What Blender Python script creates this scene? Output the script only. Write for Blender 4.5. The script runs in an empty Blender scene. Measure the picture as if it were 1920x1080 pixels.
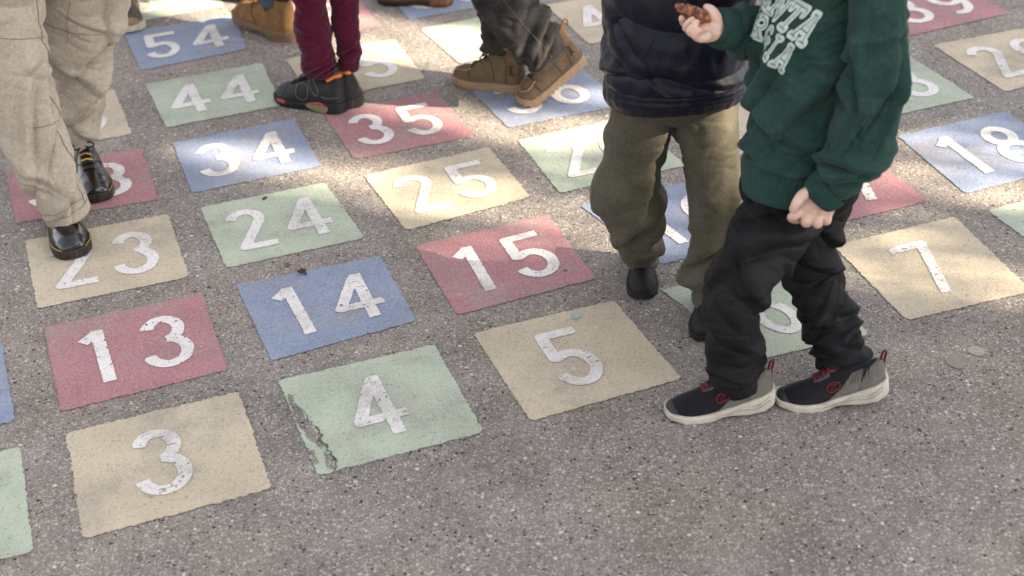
import bpy, bmesh, math, random
import numpy as np
from mathutils import Matrix, Vector
R_ = math.radians
random.seed(7); RNG = np.random.default_rng(11)
scene = bpy.context.scene
COL = scene.collection

# ------------------------------------------------------------------ camera
FPX = 2952.1; CAM_B = 1.025507; CAM_C = -0.058699; CAM_H = 2.13165
def _rx(a): return np.array([[1,0,0],[0,math.cos(a),-math.sin(a)],[0,math.sin(a),math.cos(a)]])
def _rz(a): return np.array([[math.cos(a),-math.sin(a),0],[math.sin(a),math.cos(a),0],[0,0,1]])
CR = _rx(CAM_B) @ _rz(CAM_C); CPOS = np.array([0,0,CAM_H])
cam = bpy.data.cameras.new('camera'); camo = bpy.data.objects.new('camera', cam); COL.objects.link(camo)
camo.matrix_world = Matrix.Translation((0,0,CAM_H)) @ Matrix(CR.tolist()).to_4x4()
cam.sensor_width = 36; cam.lens = FPX/1920*36; cam.clip_start = .05; cam.clip_end = 400
cam.dof.use_dof = True; cam.dof.focus_distance = 3.95; cam.dof.aperture_fstop = 2.9
scene.camera = camo

# ------------------------------------------------------------------ light
SUN_EL = R_(28); SUN_AZ = R_(-20)          # the sun stands to the right, a little towards the camera
SUN = np.array([math.cos(SUN_EL)*math.cos(SUN_AZ), math.cos(SUN_EL)*math.sin(SUN_AZ), math.sin(SUN_EL)])
world = bpy.data.worlds.new('World'); scene.world = world; world.use_nodes = True
wn = world.node_tree; bg = wn.nodes['Background']
sky = wn.nodes.new('ShaderNodeTexSky'); sky.sky_type = 'NISHITA'; sky.sun_disc = False
sky.sun_elevation = SUN_EL; sky.sun_rotation = R_(90) - SUN_AZ
sky.dust_density = 2.5; sky.air_density = 1.0
hs = wn.nodes.new('ShaderNodeHueSaturation'); hs.inputs['Saturation'].default_value = .12
wn.links.new(sky.outputs[0], hs.inputs['Color']); wn.links.new(hs.outputs[0], bg.inputs[0])
bg.inputs[1].default_value = .081
sl = bpy.data.lights.new('sun', 'SUN'); sl.energy = 5.0; sl.angle = R_(.6); sl.color = (1, .86, .64)
so = bpy.data.objects.new('sun', sl); COL.objects.link(so)
so.rotation_euler = Vector((-SUN).tolist()).to_track_quat('-Z', 'Y').to_euler()
scene.view_settings.view_transform = 'Standard'; scene.view_settings.look = 'None'
scene.view_settings.exposure = 2.5; scene.view_settings.gamma = 1

# ------------------------------------------------------------------ helpers
def ray(px, py): return CR @ np.array([(px-960)/FPX, -(py-540)/FPX, -1.])
def at(px, py, Y):                              # point of the line of sight at world depth Y
    d = ray(px, py); return CPOS + d*(Y/d[1])
def gr(px, py, z=0.):                           # point of the line of sight at height z
    d = ray(px, py); return CPOS + d*((z-CAM_H)/d[2])
def mpp(p): return float(-(CR.T @ (np.array(p)-CPOS))[2])/FPX     # metres per photo pixel at p
def proj(P):                                    # world points -> photo pixels
    q = (np.asarray(P)-CPOS) @ CR; return np.stack([960+FPX*q[...,0]/-q[...,2], 540-FPX*q[...,1]/-q[...,2]], -1)
def nrm(v): v = np.asarray(v, float); return v/(np.linalg.norm(v)+1e-12)
def vnoise(p, seed=0):                          # lattice value noise, p (...,3) -> -1..1
    p = np.asarray(p, float); i = np.floor(p).astype(np.int64); f = p-i; f = f*f*(3-2*f)
    def h(a):
        n = (a[...,0]*374761393 + a[...,1]*668265263 + a[...,2]*2147483647 + seed*974711) & 0xffffffff
        n = ((n ^ (n >> 13))*1274126177) & 0xffffffff; n = n ^ (n >> 16)
        return (n & 0xffff)/32767.5-1
    r = 0
    for dx in (0,1):
        for dy in (0,1):
            for dz in (0,1):
                w = (f[...,0] if dx else 1-f[...,0])*(f[...,1] if dy else 1-f[...,1])*(f[...,2] if dz else 1-f[...,2])
                r = r+w*h(i+np.array([dx,dy,dz]))
    return r
def fbm(p, o=3, seed=0):
    r = 0; a = 1
    for k in range(o): r = r+a*vnoise(np.asarray(p)*2**k, seed+k); a *= .5
    return r
def tag(o, label=None, cat=None, group=None, kind=None):
    if label: o['label'] = label
    if cat: o['category'] = cat
    if group: o['group'] = group
    if kind: o['kind'] = kind
    return o
def empty(name, loc, label, cat, group=None):
    o = bpy.data.objects.new(name, None); COL.objects.link(o); o.location = [float(v) for v in loc]
    o.empty_display_size = .1
    return tag(o, label, cat, group)
def build(name, V, F, mat, parent=None, uv=None, smooth=True, midx=None):
    me = bpy.data.meshes.new(name)
    V = np.asarray(V, float)
    org = np.zeros(3)
    if parent is not None:
        q = parent
        while q is not None: org = org+np.array(q.location); q = q.parent
    me.from_pydata((V-org).tolist(), [], [tuple(int(i) for i in f) for f in F])
    mats = mat if isinstance(mat, (list, tuple)) else [mat]
    for m in mats: me.materials.append(m)
    if midx is not None: me.polygons.foreach_set('material_index', np.asarray(midx, np.int32))
    me.polygons.foreach_set('use_smooth', np.full(len(me.polygons), smooth))
    if uv is not None:
        lay = me.uv_layers.new(name='UVMap')
        li = np.zeros(len(me.loops), np.int32); me.loops.foreach_get('vertex_index', li)
        if isinstance(uv, np.ndarray): d = uv[li]
        else: d = np.asarray([c for f in uv for c in f], float)
        lay.data.foreach_set('uv', d.ravel())
    me.update()
    o = bpy.data.objects.new(name, me); COL.objects.link(o)
    if parent is not None: o.parent = parent
    return o
class MB:                                       # collects several surfaces into ONE mesh
    def __init__(s): s.V = []; s.F = []; s.M = []; s.n = 0; s.uv = []
    def add(s, V, F, m=0, uv=None):
        V = np.asarray(V, float); s.V.append(V); s.F += [[i+s.n for i in f] for f in F]; s.M += [m]*len(F); s.n += len(V)
        s.uv.append(np.zeros((len(V),2)) if uv is None else np.asarray(uv, float)); return s
    def build(s, name, mat, parent=None, smooth=True):
        return build(name, np.concatenate(s.V), s.F, mat, parent, uv=np.concatenate(s.uv), smooth=smooth, midx=s.M)
def crom(P, t):                                 # Catmull-Rom through rows of P at t in 0..1
    P = np.asarray(P, float); n = len(P)
    d = np.concatenate([[0], np.cumsum(np.linalg.norm(np.diff(P[:,:3], axis=0), axis=1)+1e-9)]); d /= d[-1]
    m = np.zeros_like(P)
    m[1:-1] = (P[2:]-P[:-2])/(d[2:]-d[:-2])[:,None]; m[0] = (P[1]-P[0])/(d[1]-d[0]); m[-1] = (P[-1]-P[-2])/(d[-1]-d[-2])
    t = np.clip(t, 0, 1); i = np.clip(np.searchsorted(d, t, side='right')-1, 0, n-2)
    h = (d[i+1]-d[i])[:,None]; u = ((t-d[i])/(d[i+1]-d[i]))[:,None]
    return (2*u**3-3*u**2+1)*P[i]+(u**3-2*u**2+u)*h*m[i]+(-2*u**3+3*u**2)*P[i+1]+(u**3-u**2)*h*m[i+1]
def tube(P, r, n=8, cap=True):
    P = np.asarray(P, float); r = np.broadcast_to(np.asarray(r, float), (len(P),)); V = []; F = []
    T = np.gradient(P, axis=0); T /= np.linalg.norm(T, axis=1)[:,None]+1e-12
    a = np.array([0,0,1.]) if abs(T[0][2]) < .9 else np.array([1.,0,0])
    X = nrm(np.cross(a, T[0])); rings = []
    if cap: seq = [(0,-.9*r[0],.35*r[0]), (0,-.55*r[0],.8*r[0])]+[(i,0,r[i]) for i in range(len(P))]+[(-1,.55*r[-1],.8*r[-1]), (-1,.9*r[-1],.35*r[-1])]
    else: seq = [(i,0,r[i]) for i in range(len(P))]
    th = np.arange(n)*2*math.pi/n
    for i, o, q in seq:
        X = nrm(X-T[i]*np.dot(X, T[i])); Yv = np.cross(T[i], X)
        rings.append(P[i]+T[i]*o+q*(np.cos(th)[:,None]*X+np.sin(th)[:,None]*Yv))
    V = np.concatenate(rings); k = len(rings)
    for j in range(k-1):
        for i in range(n): F.append([j*n+i, j*n+(i+1)%n, (j+1)*n+(i+1)%n, (j+1)*n+i])
    if cap: F.append(list(range(n))[::-1]); F.append([(k-1)*n+i for i in range(n)])
    return V, F
def smoothP(P, n): return crom(P, np.linspace(0, 1, n))
TOCAM = nrm([0, -.86, .5])
class Loft:
    """tube of cloth along nodes (centre3, rx, ry); angle 0 = picture right, pi/2 = towards the viewer"""
    def __init__(s, nodes): s.N = np.array([list(c)+[rx, ry] for c, rx, ry in nodes], float)
    def frame(s, t):
        t = np.atleast_1d(np.asarray(t, float)); e = 1e-3
        A = crom(s.N, t); B = crom(s.N, np.clip(t+e, 0, 1))-crom(s.N, np.clip(t-e, 0, 1))
        T = B[:,:3]/(np.linalg.norm(B[:,:3], axis=1)[:,None]+1e-12)
        X = np.cross(T, TOCAM); X /= np.linalg.norm(X, axis=1)[:,None]+1e-12
        X *= np.where((X[:,0] < 0)[:,None], -1, 1)
        Yv = np.cross(X, T); Yv *= np.where((Yv @ TOCAM < 0)[:,None], -1, 1)
        return A, T, X, Yv
    def length(s): return float(np.sum(np.linalg.norm(np.diff(smoothP(s.N, 80)[:,:3], axis=0), axis=1)))
    def pts(s, t, th, off=0., disp=None, e=2.25):
        sh = np.broadcast(t, th).shape
        t = np.broadcast_to(t, sh).ravel(); th = np.broadcast_to(th, sh).ravel()
        A, T, X, Yv = s.frame(t); c, q = np.cos(th), np.sin(th)
        k = (np.abs(c)**e+np.abs(q)**e)**(-1/e)
        n = X*(c/A[:,3])[:,None]+Yv*(q/A[:,4])[:,None]; n /= np.linalg.norm(n, axis=1)[:,None]
        P = A[:,:3]+X*(A[:,3]*c*k)[:,None]+Yv*(A[:,4]*q*k)[:,None]
        d = np.broadcast_to(off, sh).ravel().astype(float)
        if disp is not None: d = d+disp(t, th, P)
        return (P+n*d[:,None]).reshape(sh+(3,))
    def mesh(s, nt, nth, disp=None, t0=0, t1=1, off=0., hem=.006, e=2.25):
        t = np.linspace(t0, t1, nt); th = np.linspace(0, 2*math.pi, nth, endpoint=False)
        G = s.pts(t[:,None], th[None,:], off, disp, e)
        L = s.length(); uvt = t*L
        if hem:                                   # turn the end of the cloth inwards
            c = G[-1].mean(0); dT = nrm(G[-1].mean(0)-G[-4].mean(0)); ex = []
            ex.append(c+(G[-1]-c)*(1-hem*.4/np.linalg.norm(G[-1]-c, axis=1).mean())+dT*hem*.45)
            ex.append(c+(G[-1]-c)*(1-hem*1.0/np.linalg.norm(G[-1]-c, axis=1).mean())+dT*hem*.2)
            ex.append(c+(G[-1]-c)*(1-hem*1.3/np.linalg.norm(G[-1]-c, axis=1).mean())-dT*.03)
            G = np.concatenate([G, np.array(ex)]); uvt = np.concatenate([uvt, [L, L, L]])
        n = len(G); V = G.reshape(-1,3); F = []
        for j in range(n-1):
            for i in range(nth): F.append([j*nth+i, j*nth+(i+1)%nth, (j+1)*nth+(i+1)%nth, (j+1)*nth+i])
        uv = np.stack([np.tile(th/(2*math.pi), n), np.repeat(uvt, nth)], 1)
        return V, F, uv
def creases(n, seed, tr=(0,1), L=.5, amp=(.003,.009), wid=(.008,.02), ln=(.5,1.2), slope=.06, foc=None):
    r = random.Random(seed); out = []
    for k in range(n):
        t0 = r.uniform(*tr)
        if foc and r.random() < foc[2]: t0 = r.gauss(foc[0], foc[1])
        out.append((r.uniform(0, 6.283), t0, r.uniform(-slope, slope), r.uniform(*ln), r.uniform(*wid)/L, r.uniform(*amp), r.uniform(-.04, .04)))
    return out
def wr(cr, base=0., bs=8., seed=0, cr2=()):
    """cloth relief: creases (angle,t,slope,length,width,height,bow) + broad undulation"""
    def f(t, th, P):
        d = np.zeros(len(t))
        for a, t0, sl, ln, w, am, bow in list(cr)+list(cr2):
            da = (th-a+math.pi) % (2*math.pi)-math.pi
            x = (t-(t0+sl*da+bow*da*da))/w
            env = np.exp(-(da/ln)**2)
            d += 1.5*am*env*(np.exp(-x*x*np.where(x > 0, 1.5, .35))-.75*np.exp(-np.abs(x-1.35)*2.2))
        if base:
            d += base*.5*fbm(P*bs, 3, seed)+base*.15*fbm(P*bs*4*np.array([1,1,.5]), 2, seed+5)
            d -= .0045
            for a_, sd_ in ((.5, 1), (-.45, 2), (.1, 3)):                # thin sharp folds
                u_ = P[:,0]*math.cos(a_)+P[:,2]*math.sin(a_)+.5*P[:,1]; v_ = -P[:,0]*math.sin(a_)+P[:,2]*math.cos(a_)
                q_ = np.stack([u_*11, v_*34, P[:,1]*8], 1)+.6*np.stack([vnoise(P*14, 41+seed), vnoise(P*14, 42+seed), P[:,0]*0], 1)
                w_ = 1-np.abs(vnoise(q_, seed+50+sd_)); d -= base*(1.7 if sd_ < 3 else 1.2)*np.clip((w_-.5)/.5, 0, 1)**2.5*np.clip(vnoise(P*5+sd_, seed+60)+.55, 0, 1)
        return d*(.4+.6*np.clip((1-t)/.05, 0, 1))
    return f
def remesh(parts, vox, smooth=4):                # one continuous surface out of overlapping tubes
    mb = MB()
    for V, F in parts: mb.add(V, F)
    me = bpy.data.meshes.new('tmp'); me.from_pydata(np.concatenate(mb.V).tolist(), [], mb.F)
    o = bpy.data.objects.new('tmp', me); COL.objects.link(o)
    m = o.modifiers.new('r', 'REMESH'); m.mode = 'VOXEL'; m.voxel_size = vox
    if smooth:
        q = o.modifiers.new('s', 'SMOOTH'); q.iterations = smooth; q.factor = .5
    dg = bpy.context.evaluated_depsgraph_get(); ev = o.evaluated_get(dg); m2 = ev.to_mesh()
    V = np.zeros(len(m2.vertices)*3); m2.vertices.foreach_get('co', V); V = V.reshape(-1,3)
    F = [list(p.vertices) for p in m2.polygons]
    ev.to_mesh_clear(); bpy.data.objects.remove(o); bpy.data.meshes.remove(me)
    return V, F

# ------------------------------------------------------------------ materials
def newmat(name):
    m = bpy.data.materials.new(name); m.use_nodes = True; return m, m.node_tree, m.node_tree.nodes['Principled BSDF']
def nd(nt, typ, **kw):
    n = nt.nodes.new('ShaderNode'+typ)
    for k, v in kw.items():
        if k in ('operation','blend_type','data_type','feature','mode','noise_dimensions','wave_type','bands_direction','attribute_name','distance','interpolation_type'):
            setattr(n, k, v)
    return n
def link(nt, a, b): nt.links.new(a, b)
def val(nt, x, sock):
    if hasattr(x, 'is_output') or isinstance(x, bpy.types.NodeSocket): link(nt, x, sock)
    else: sock.default_value = x
def mth(nt, op, a, b=0., c=None):
    n = nt.nodes.new('ShaderNodeMath'); n.operation = op; val(nt, a, n.inputs[0]); val(nt, b, n.inputs[1])
    if c is not None: val(nt, c, n.inputs[2])
    return n.outputs[0]
def mix(nt, f, a, b, bt='MIX'):
    n = nt.nodes.new('ShaderNodeMix'); n.data_type = 'RGBA'; n.blend_type = bt
    val(nt, f, n.inputs[0])
    for x, s in ((a, n.inputs[6]), (b, n.inputs[7])):
        if isinstance(x, bpy.types.NodeSocket): link(nt, x, s)
        else: s.default_value = tuple(x)+(1,) if len(x) == 3 else tuple(x)
    return n.outputs[2]
def noise(nt, co, sc, det=3., rough=.55):
    n = nt.nodes.new('ShaderNodeTexNoise'); link(nt, co, n.inputs['Vector']); n.inputs['Scale'].default_value = sc
    n.inputs['Detail'].default_value = det; n.inputs['Roughness'].default_value = rough; return n.outputs['Fac']
def voro(nt, co, sc, rnd=1.):
    n = nt.nodes.new('ShaderNodeTexVoronoi'); link(nt, co, n.inputs['Vector']); n.inputs['Scale'].default_value = sc
    n.inputs['Randomness'].default_value = rnd
    s = nt.nodes.new('ShaderNodeSeparateColor'); link(nt, n.outputs['Color'], s.inputs[0])
    return n.outputs['Distance'], s.outputs[0], s.outputs[1]
def smooth(nt, x, a, b):
    n = nt.nodes.new('ShaderNodeMapRange'); n.interpolation_type = 'SMOOTHSTEP'; link(nt, x, n.inputs[0])
    n.inputs[1].default_value = a; n.inputs[2].default_value = b; return n.outputs[0]
def ramp(nt, x, stops, interp='LINEAR'):
    n = nt.nodes.new('ShaderNodeValToRGB'); link(nt, x, n.inputs[0]); cr = n.color_ramp; cr.interpolation = interp
    while len(cr.elements) < len(stops): cr.elements.new(.5)
    for e, (p, c) in zip(cr.elements, stops): e.position = p; e.color = tuple(c)+(1,)
    return n.outputs[0]
def bump(nt, bsdf, h, s, d=.002):
    b = nt.nodes.new('ShaderNodeBump'); b.inputs['Strength'].default_value = s; b.inputs['Distance'].default_value = d
    link(nt, h, b.inputs['Height']); link(nt, b.outputs[0], bsdf.inputs['Normal'])
def wpos(nt):
    g = nt.nodes.new('ShaderNodeNewGeometry'); return g.outputs['Position']

def stone_nodes(nt):
    """worn exposed-aggregate asphalt: returns colour, height, light-grain mask, dark mask"""
    P = wpos(nt)
    w = nt.nodes.new('ShaderNodeTexNoise'); link(nt, P, w.inputs['Vector']); w.inputs['Scale'].default_value = 60
    ad = nt.nodes.new('ShaderNodeVectorMath'); ad.operation = 'MULTIPLY_ADD'
    link(nt, w.outputs['Color'], ad.inputs[0]); ad.inputs[1].default_value = (.008,.008,0); link(nt, P, ad.inputs[2])
    W = ad.outputs[0]
    big = noise(nt, P, 1.1, 4); mid = noise(nt, P, 6, 4, .6); fine = noise(nt, P, 220, 3, .7)
    d1, r1, g1 = voro(nt, W, 118); d2, r2, g2 = voro(nt, W, 230); d3, r3, g3 = voro(nt, W, 62)
    binder = ramp(nt, mid, [(.25,(.170,.154,.148)), (.5,(.222,.203,.196)), (.75,(.275,.254,.243))])
    binder = mix(nt, smooth(nt, big, .35, .7), binder, mix(nt, 1., binder, (1.16,1.06,.98), 'MULTIPLY'))
    binder = mix(nt, 1., binder, ramp(nt, fine, [(.2,(.55,.55,.55)), (.8,(1.45,1.45,1.45))]), 'MULTIPLY')
    gc2 = ramp(nt, r2, [(0,(.03,.028,.028)), (.13,(.07,.064,.06)), (.2,(.17,.15,.14)), (.66,(.24,.215,.2)), (.8,(.42,.39,.37)), (1,(.6,.57,.55))])
    c = mix(nt, mth(nt, 'MULTIPLY', smooth(nt, d2, .62, .32), .8), binder, gc2)
    gc1 = ramp(nt, r1, [(0,(.035,.03,.03)), (.08,(.06,.055,.055)), (.12,(.19,.165,.15)), (.45,(.24,.22,.21)), (.62,(.33,.31,.30)), (.90,(.40,.38,.37)), (1,(.52,.50,.49))])
    c = mix(nt, mth(nt, 'MULTIPLY', smooth(nt, d1, .52, .3), mth(nt, 'GREATER_THAN', g1, .30)), c, gc1)
    gc3 = ramp(nt, r3, [(0,(.04,.037,.036)), (.45,(.05,.045,.045)), (.5,(.52,.48,.46)), (1,(.66,.63,.61))])
    c = mix(nt, mth(nt, 'MULTIPLY', smooth(nt, d3, .34, .22), mth(nt, 'GREATER_THAN', g3, .93)), c, gc3)
    c = mix(nt, 1., c, (.87,.845,.825), 'MULTIPLY')
    blot = noise(nt, P, 1.5, 7, .66)
    c = mix(nt, 1., c, ramp(nt, blot, [(.3,(.82,.81,.80)), (.5,(1,1,1)), (.68,(1.15,1.14,1.13))]), 'MULTIPLY')
    light = mth(nt, 'MULTIPLY', smooth(nt, d1, .45, .25), mth(nt, 'GREATER_THAN', r1, .72))
    dark = mth(nt, 'MULTIPLY', smooth(nt, d2, .5, .3), mth(nt, 'LESS_THAN', r2, .09))
    h = mth(nt, 'SUBTRACT', mth(nt, 'MULTIPLY', fine, .35), mth(nt, 'MULTIPLY', d1, .6))
    return P, c, h, light, dark, mid, big
def m_asphalt():
    m, nt, b = newmat('asphalt'); P, c, h, l, d, mid, big = stone_nodes(nt)
    link(nt, c, b.inputs['Base Color']); b.inputs['Roughness'].default_value = .82
    b.inputs['Specular IOR Level'].default_value = .35
    bump(nt, b, h, .55, .004); return m
def m_paint(name, col, wear=.5):
    m, nt, b = newmat(name); P, c, h, l, d, mid, big = stone_nodes(nt)
    col = np.array(col)*1.1
    base = mix(nt, smooth(nt, mid, .25, .75), tuple(col*.88), tuple(np.clip(col*1.1, 0, .9)))
    sp = noise(nt, P, 300, 3, .85)
    base = mix(nt, mth(nt, 'MULTIPLY', smooth(nt, sp, .52, .66), .55), base, tuple(col*.45+.42))     # pale grit in the paint
    base = mix(nt, mth(nt, 'MULTIPLY', smooth(nt, sp, .47, .33), .5), base, tuple(col*.5))
    base = mix(nt, mth(nt, 'ADD', mth(nt, 'MULTIPLY', l, .30), .13), base, c)
    wn_ = noise(nt, P, 24, 6, .72)
    base = mix(nt, mth(nt, 'MULTIPLY', smooth(nt, wn_, .60, .68), .75*wear), base, c)                # rubbed-through spots
    base = mix(nt, mth(nt, 'MULTIPLY', d, .55), base, (.07,.062,.06))
    dirt = noise(nt, P, 4.5, 6, .68)
    base = mix(nt, mth(nt, 'MULTIPLY', smooth(nt, dirt, .46, .70), .55), base, mix(nt, .5, c, (.31,.285,.265)))
    link(nt, base, b.inputs['Base Color']); b.inputs['Roughness'].default_value = .78
    b.inputs['Specular IOR Level'].default_value = .3
    bump(nt, b, h, .38, .003); return m
OBJ = .86
def m_cloth(name, col, col2=None, weave=900, rough=.92, sheen=.06, seams=(), patch=(3.,.35,.7), bstr=.25, spec=.12):
    """woven cloth; seams: (u, width m-ish in u, colour)"""
    m, nt, b = newmat(name); tc = nt.nodes.new('ShaderNodeTexCoord'); O = tc.outputs['Object']; uv = tc.outputs['UV']
    col = np.array(col)*OBJ; col2 = col*1.35 if col2 is None else np.array(col2)*OBJ
    n1 = noise(nt, O, patch[0]*3, 5, .62); n2 = noise(nt, O, weave, 2, .6); n3 = noise(nt, O, 130, 3, .6)
    c = mix(nt, smooth(nt, n1, patch[1], patch[2]), tuple(col), tuple(col2))
    c = mix(nt, .8, c, ramp(nt, n3, [(.25,(.72,.72,.72)), (.75,(1.25,1.25,1.25))]), 'MULTIPLY')
    h = mth(nt, 'ADD', mth(nt, 'MULTIPLY', n2, .6), mth(nt, 'MULTIPLY', n3, .6))
    if seams:
        s = nt.nodes.new('ShaderNodeSeparateXYZ'); link(nt, uv, s.inputs[0])
        for u0, w, sc, v0, v1 in seams:
            if u0 is not None: k = mth(nt, 'LESS_THAN', mth(nt, 'ABSOLUTE', mth(nt, 'SUBTRACT', s.outputs[0], u0)), w)
            else: k = mth(nt, 'LESS_THAN', mth(nt, 'ABSOLUTE', mth(nt, 'SUBTRACT', s.outputs[1], v0)), w)
            if u0 is not None:
                k = mth(nt, 'MULTIPLY', k, mth(nt, 'MULTIPLY', mth(nt, 'GREATER_THAN', s.outputs[1], v0), mth(nt, 'LESS_THAN', s.outputs[1], v1)))
            c = mix(nt, mth(nt, 'MULTIPLY', k, .8), c, sc); h = mth(nt, 'SUBTRACT', h, mth(nt, 'MULTIPLY', k, 1.2))
    link(nt, c, b.inputs['Base Color']); b.inputs['Roughness'].default_value = rough
    b.inputs['Sheen Weight'].default_value = sheen; b.inputs['Sheen Roughness'].default_value = .5
    b.inputs['Specular IOR Level'].default_value = spec
    bump(nt, b, h, bstr, .0015); return m
def m_plain(name, col, rough=.6, spec=.4, var=.2, sc=40, bs=.2, coat=0., metal=0.):
    m, nt, b = newmat(name); tc = nt.nodes.new('ShaderNodeTexCoord'); O = tc.outputs['Object']; col = np.array(col)*OBJ
    n = noise(nt, O, sc, 5, .6); n2 = noise(nt, O, sc*9, 2, .6)
    c = mix(nt, smooth(nt, n, .3, .7), tuple(col*(1-var)), tuple(np.clip(col*(1+var), 0, .95)))
    c = mix(nt, .5, c, ramp(nt, n2, [(.3,(.8,.8,.8)), (.7,(1.2,1.2,1.2))]), 'MULTIPLY')
    link(nt, c, b.inputs['Base Color']); b.inputs['Specular IOR Level'].default_value = spec
    r = nt.nodes.new('ShaderNodeMapRange'); link(nt, n, r.inputs[0]); r.inputs[3].default_value = max(.05, rough-.12); r.inputs[4].default_value = min(1, rough+.12)
    link(nt, r.outputs[0], b.inputs['Roughness']); b.inputs['Coat Weight'].default_value = coat; b.inputs['Metallic'].default_value = metal
    bump(nt, b, mth(nt, 'ADD', n, mth(nt, 'MULTIPLY', n2, .5)), bs, .002); return m
def m_skin(name, col=(.64,.46,.385)):
    m, nt, b = newmat(name); tc = nt.nodes.new('ShaderNodeTexCoord'); O = tc.outputs['Object']; col = np.array(col)*OBJ
    n = noise(nt, O, 45, 4, .6); n2 = noise(nt, O, 500, 2)
    link(nt, mix(nt, smooth(nt, n, .3, .7), tuple(col*np.array([1,.84,.80])), tuple(np.clip(col*1.08, 0, 1))), b.inputs['Base Color'])
    b.inputs['Roughness'].default_value = .55; b.inputs['Subsurface Weight'].default_value = .12
    b.inputs['Subsurface Radius'].default_value = (.01,.004,.002); b.inputs['Subsurface Scale'].default_value = .5
    bump(nt, b, n2, .12, .001); return m

# ------------------------------------------------------------------ ground
GC = (2.69247789, -5.92365720); GA = -.325919; ASP = .98280227; PITCH = .5; SW, SH = .78673, .78188
def grid(c, r):
    x = (c-GC[0])*PITCH; y = (ASP*r-GC[1])*PITCH; ca, sa = math.cos(-GA), math.sin(-GA)
    return np.array([ca*x-sa*y, sa*x+ca*y, 0.])
M_ASPH = m_asphalt()
g = build('ground', [(-60,-60,0),(60,-60,0),(60,60,0),(-60,60,0)], [[0,1,2,3]], M_ASPH, smooth=False); tag(g, kind='structure')

# ------------------------------------------------------------------ painted number squares
PAINT = {'red': m_paint('red_ground_paint', (.325,.135,.155), .5), 'blue': m_paint('blue_ground_paint', (.185,.23,.345), .45),
         'green': m_paint('green_ground_paint', (.365,.42,.325), .5), 'yellow': m_paint('yellow_ground_paint', (.465,.39,.285), .6)}
WHITE = m_paint('white_ground_paint', (.68,.645,.64), .35)
def arc(cx, cy, rx, ry, a0, a1, n=22):
    a = np.radians(np.linspace(a0, a1, n)); return [(cx+rx*math.cos(t), cy+ry*math.sin(t)) for t in a]
W_ = .118                                       # half width and half height of a numeral's centre line (square units)
T_ = .275
GLY = {
 '0': [arc(0,0,W_,T_,0,360,40)],
 '1': [[(-.062,T_-.082),(.012,T_-.012),(.035,T_-.02)],[(.035,T_+.035),(.035,-T_-.035)]],
 '2': [arc(0,.155,.105,.12,170,-20,24)+[(-.085,-T_),(.15,-T_)]],
 '3': [arc(-.005,.145,.098,.13,165,-80,26), arc(-.005,-.125,.118,.15,82,-170,30)],
 '4': [[(.065,T_+.03),(.065,-T_-.035)], [(.05,T_-.005),(-.125,-.125),(.165,-.125)]],
 '5': [[(.135,T_),(-.095,T_),(-.10,.02)]+arc(-.01,-.115,.118,.16,125,-165,30)],
 '6': [arc(0,-.11,.115,.165,0,360,40), [(-.115,-.1)]+arc(.03,.0,.148,.275,165,68,18)],
 '7': [[(-.145,T_),(.11,T_),(-.045,-T_-.035)]],
 '8': [arc(0,.15,.092,.125,0,360,36), arc(0,-.13,.118,.148,0,360,40)],
 '9': [arc(0,.11,.115,.165,0,360,40), [(.115,.1)]+arc(-.03,.0,.148,.275,-15,-112,18)],
}
def segdist(Q, strokes):
    d = np.full(Q.shape[:-1], 9.)
    for st in strokes:
        st = np.array(st, float)
        for a, b in zip(st[:-1], st[1:]):
            ab = b-a; u = np.clip(((Q-a) @ ab)/(ab @ ab+1e-12), 0, 1)
            d = np.minimum(d, np.linalg.norm(Q-a-u[...,None]*ab, axis=-1))
    return d
def stroke_field(Q, strokes, r):                # like segdist - r, but stroke ends are cut square
    D = np.full(Q.shape[:-1], 9.)
    for st in strokes:
        st = np.array(st, float); d = segdist(Q, [st])-r
        if np.linalg.norm(st[0]-st[-1]) > .02:
            for p, q in ((st[0], st[1]), (st[-1], st[-2])):
                e = (p-q)/np.linalg.norm(p-q); k = (Q-p) @ e
                near = np.linalg.norm(Q-p, axis=-1) < 2.2*r
                d = np.where(near & (k > 0), np.maximum(d, k-.004), d)
        D = np.minimum(D, d)
    return D
def field_mesh(D, xs, ys):
    """marching squares: the region D<0 of a grid as vertices (x,y) and faces"""
    nx, ny = len(xs), len(ys); V = []; F = []; idx = {}
    def vid(key, p):
        if key not in idx: idx[key] = len(V); V.append(p)
        return idx[key]
    ins = D < 0
    cell = ins[:-1,:-1] | ins[1:,:-1] | ins[:-1,1:] | ins[1:,1:]
    for j, i in zip(*np.nonzero(cell)):
        cs = [(j,i),(j,i+1),(j+1,i+1),(j+1,i)]; poly = []
        for k in range(4):
            a, b = cs[k], cs[(k+1)%4]
            if ins[a]: poly.append(vid(a, (xs[a[1]], ys[a[0]])))
            if ins[a] != ins[b]:
                lo, hi = (a, b) if a < b else (b, a)
                t = D[lo]/(D[lo]-D[hi]); poly.append(vid((lo,hi), (xs[lo[1]]*(1-t)+xs[hi[1]]*t, ys[lo[0]]*(1-t)+ys[hi[0]]*t)))
        if len(poly) > 2: F.append(poly)
    return np.array(V), F
def bil(c, u, v):                               # corners TL,TR,BR,BL; u right, v up, 0..1
    u = np.asarray(u)[...,None]; v = np.asarray(v)[...,None]
    return c[3]*(1-u)*(1-v)+c[2]*u*(1-v)+c[1]*u*v+c[0]*(1-u)*v
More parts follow.
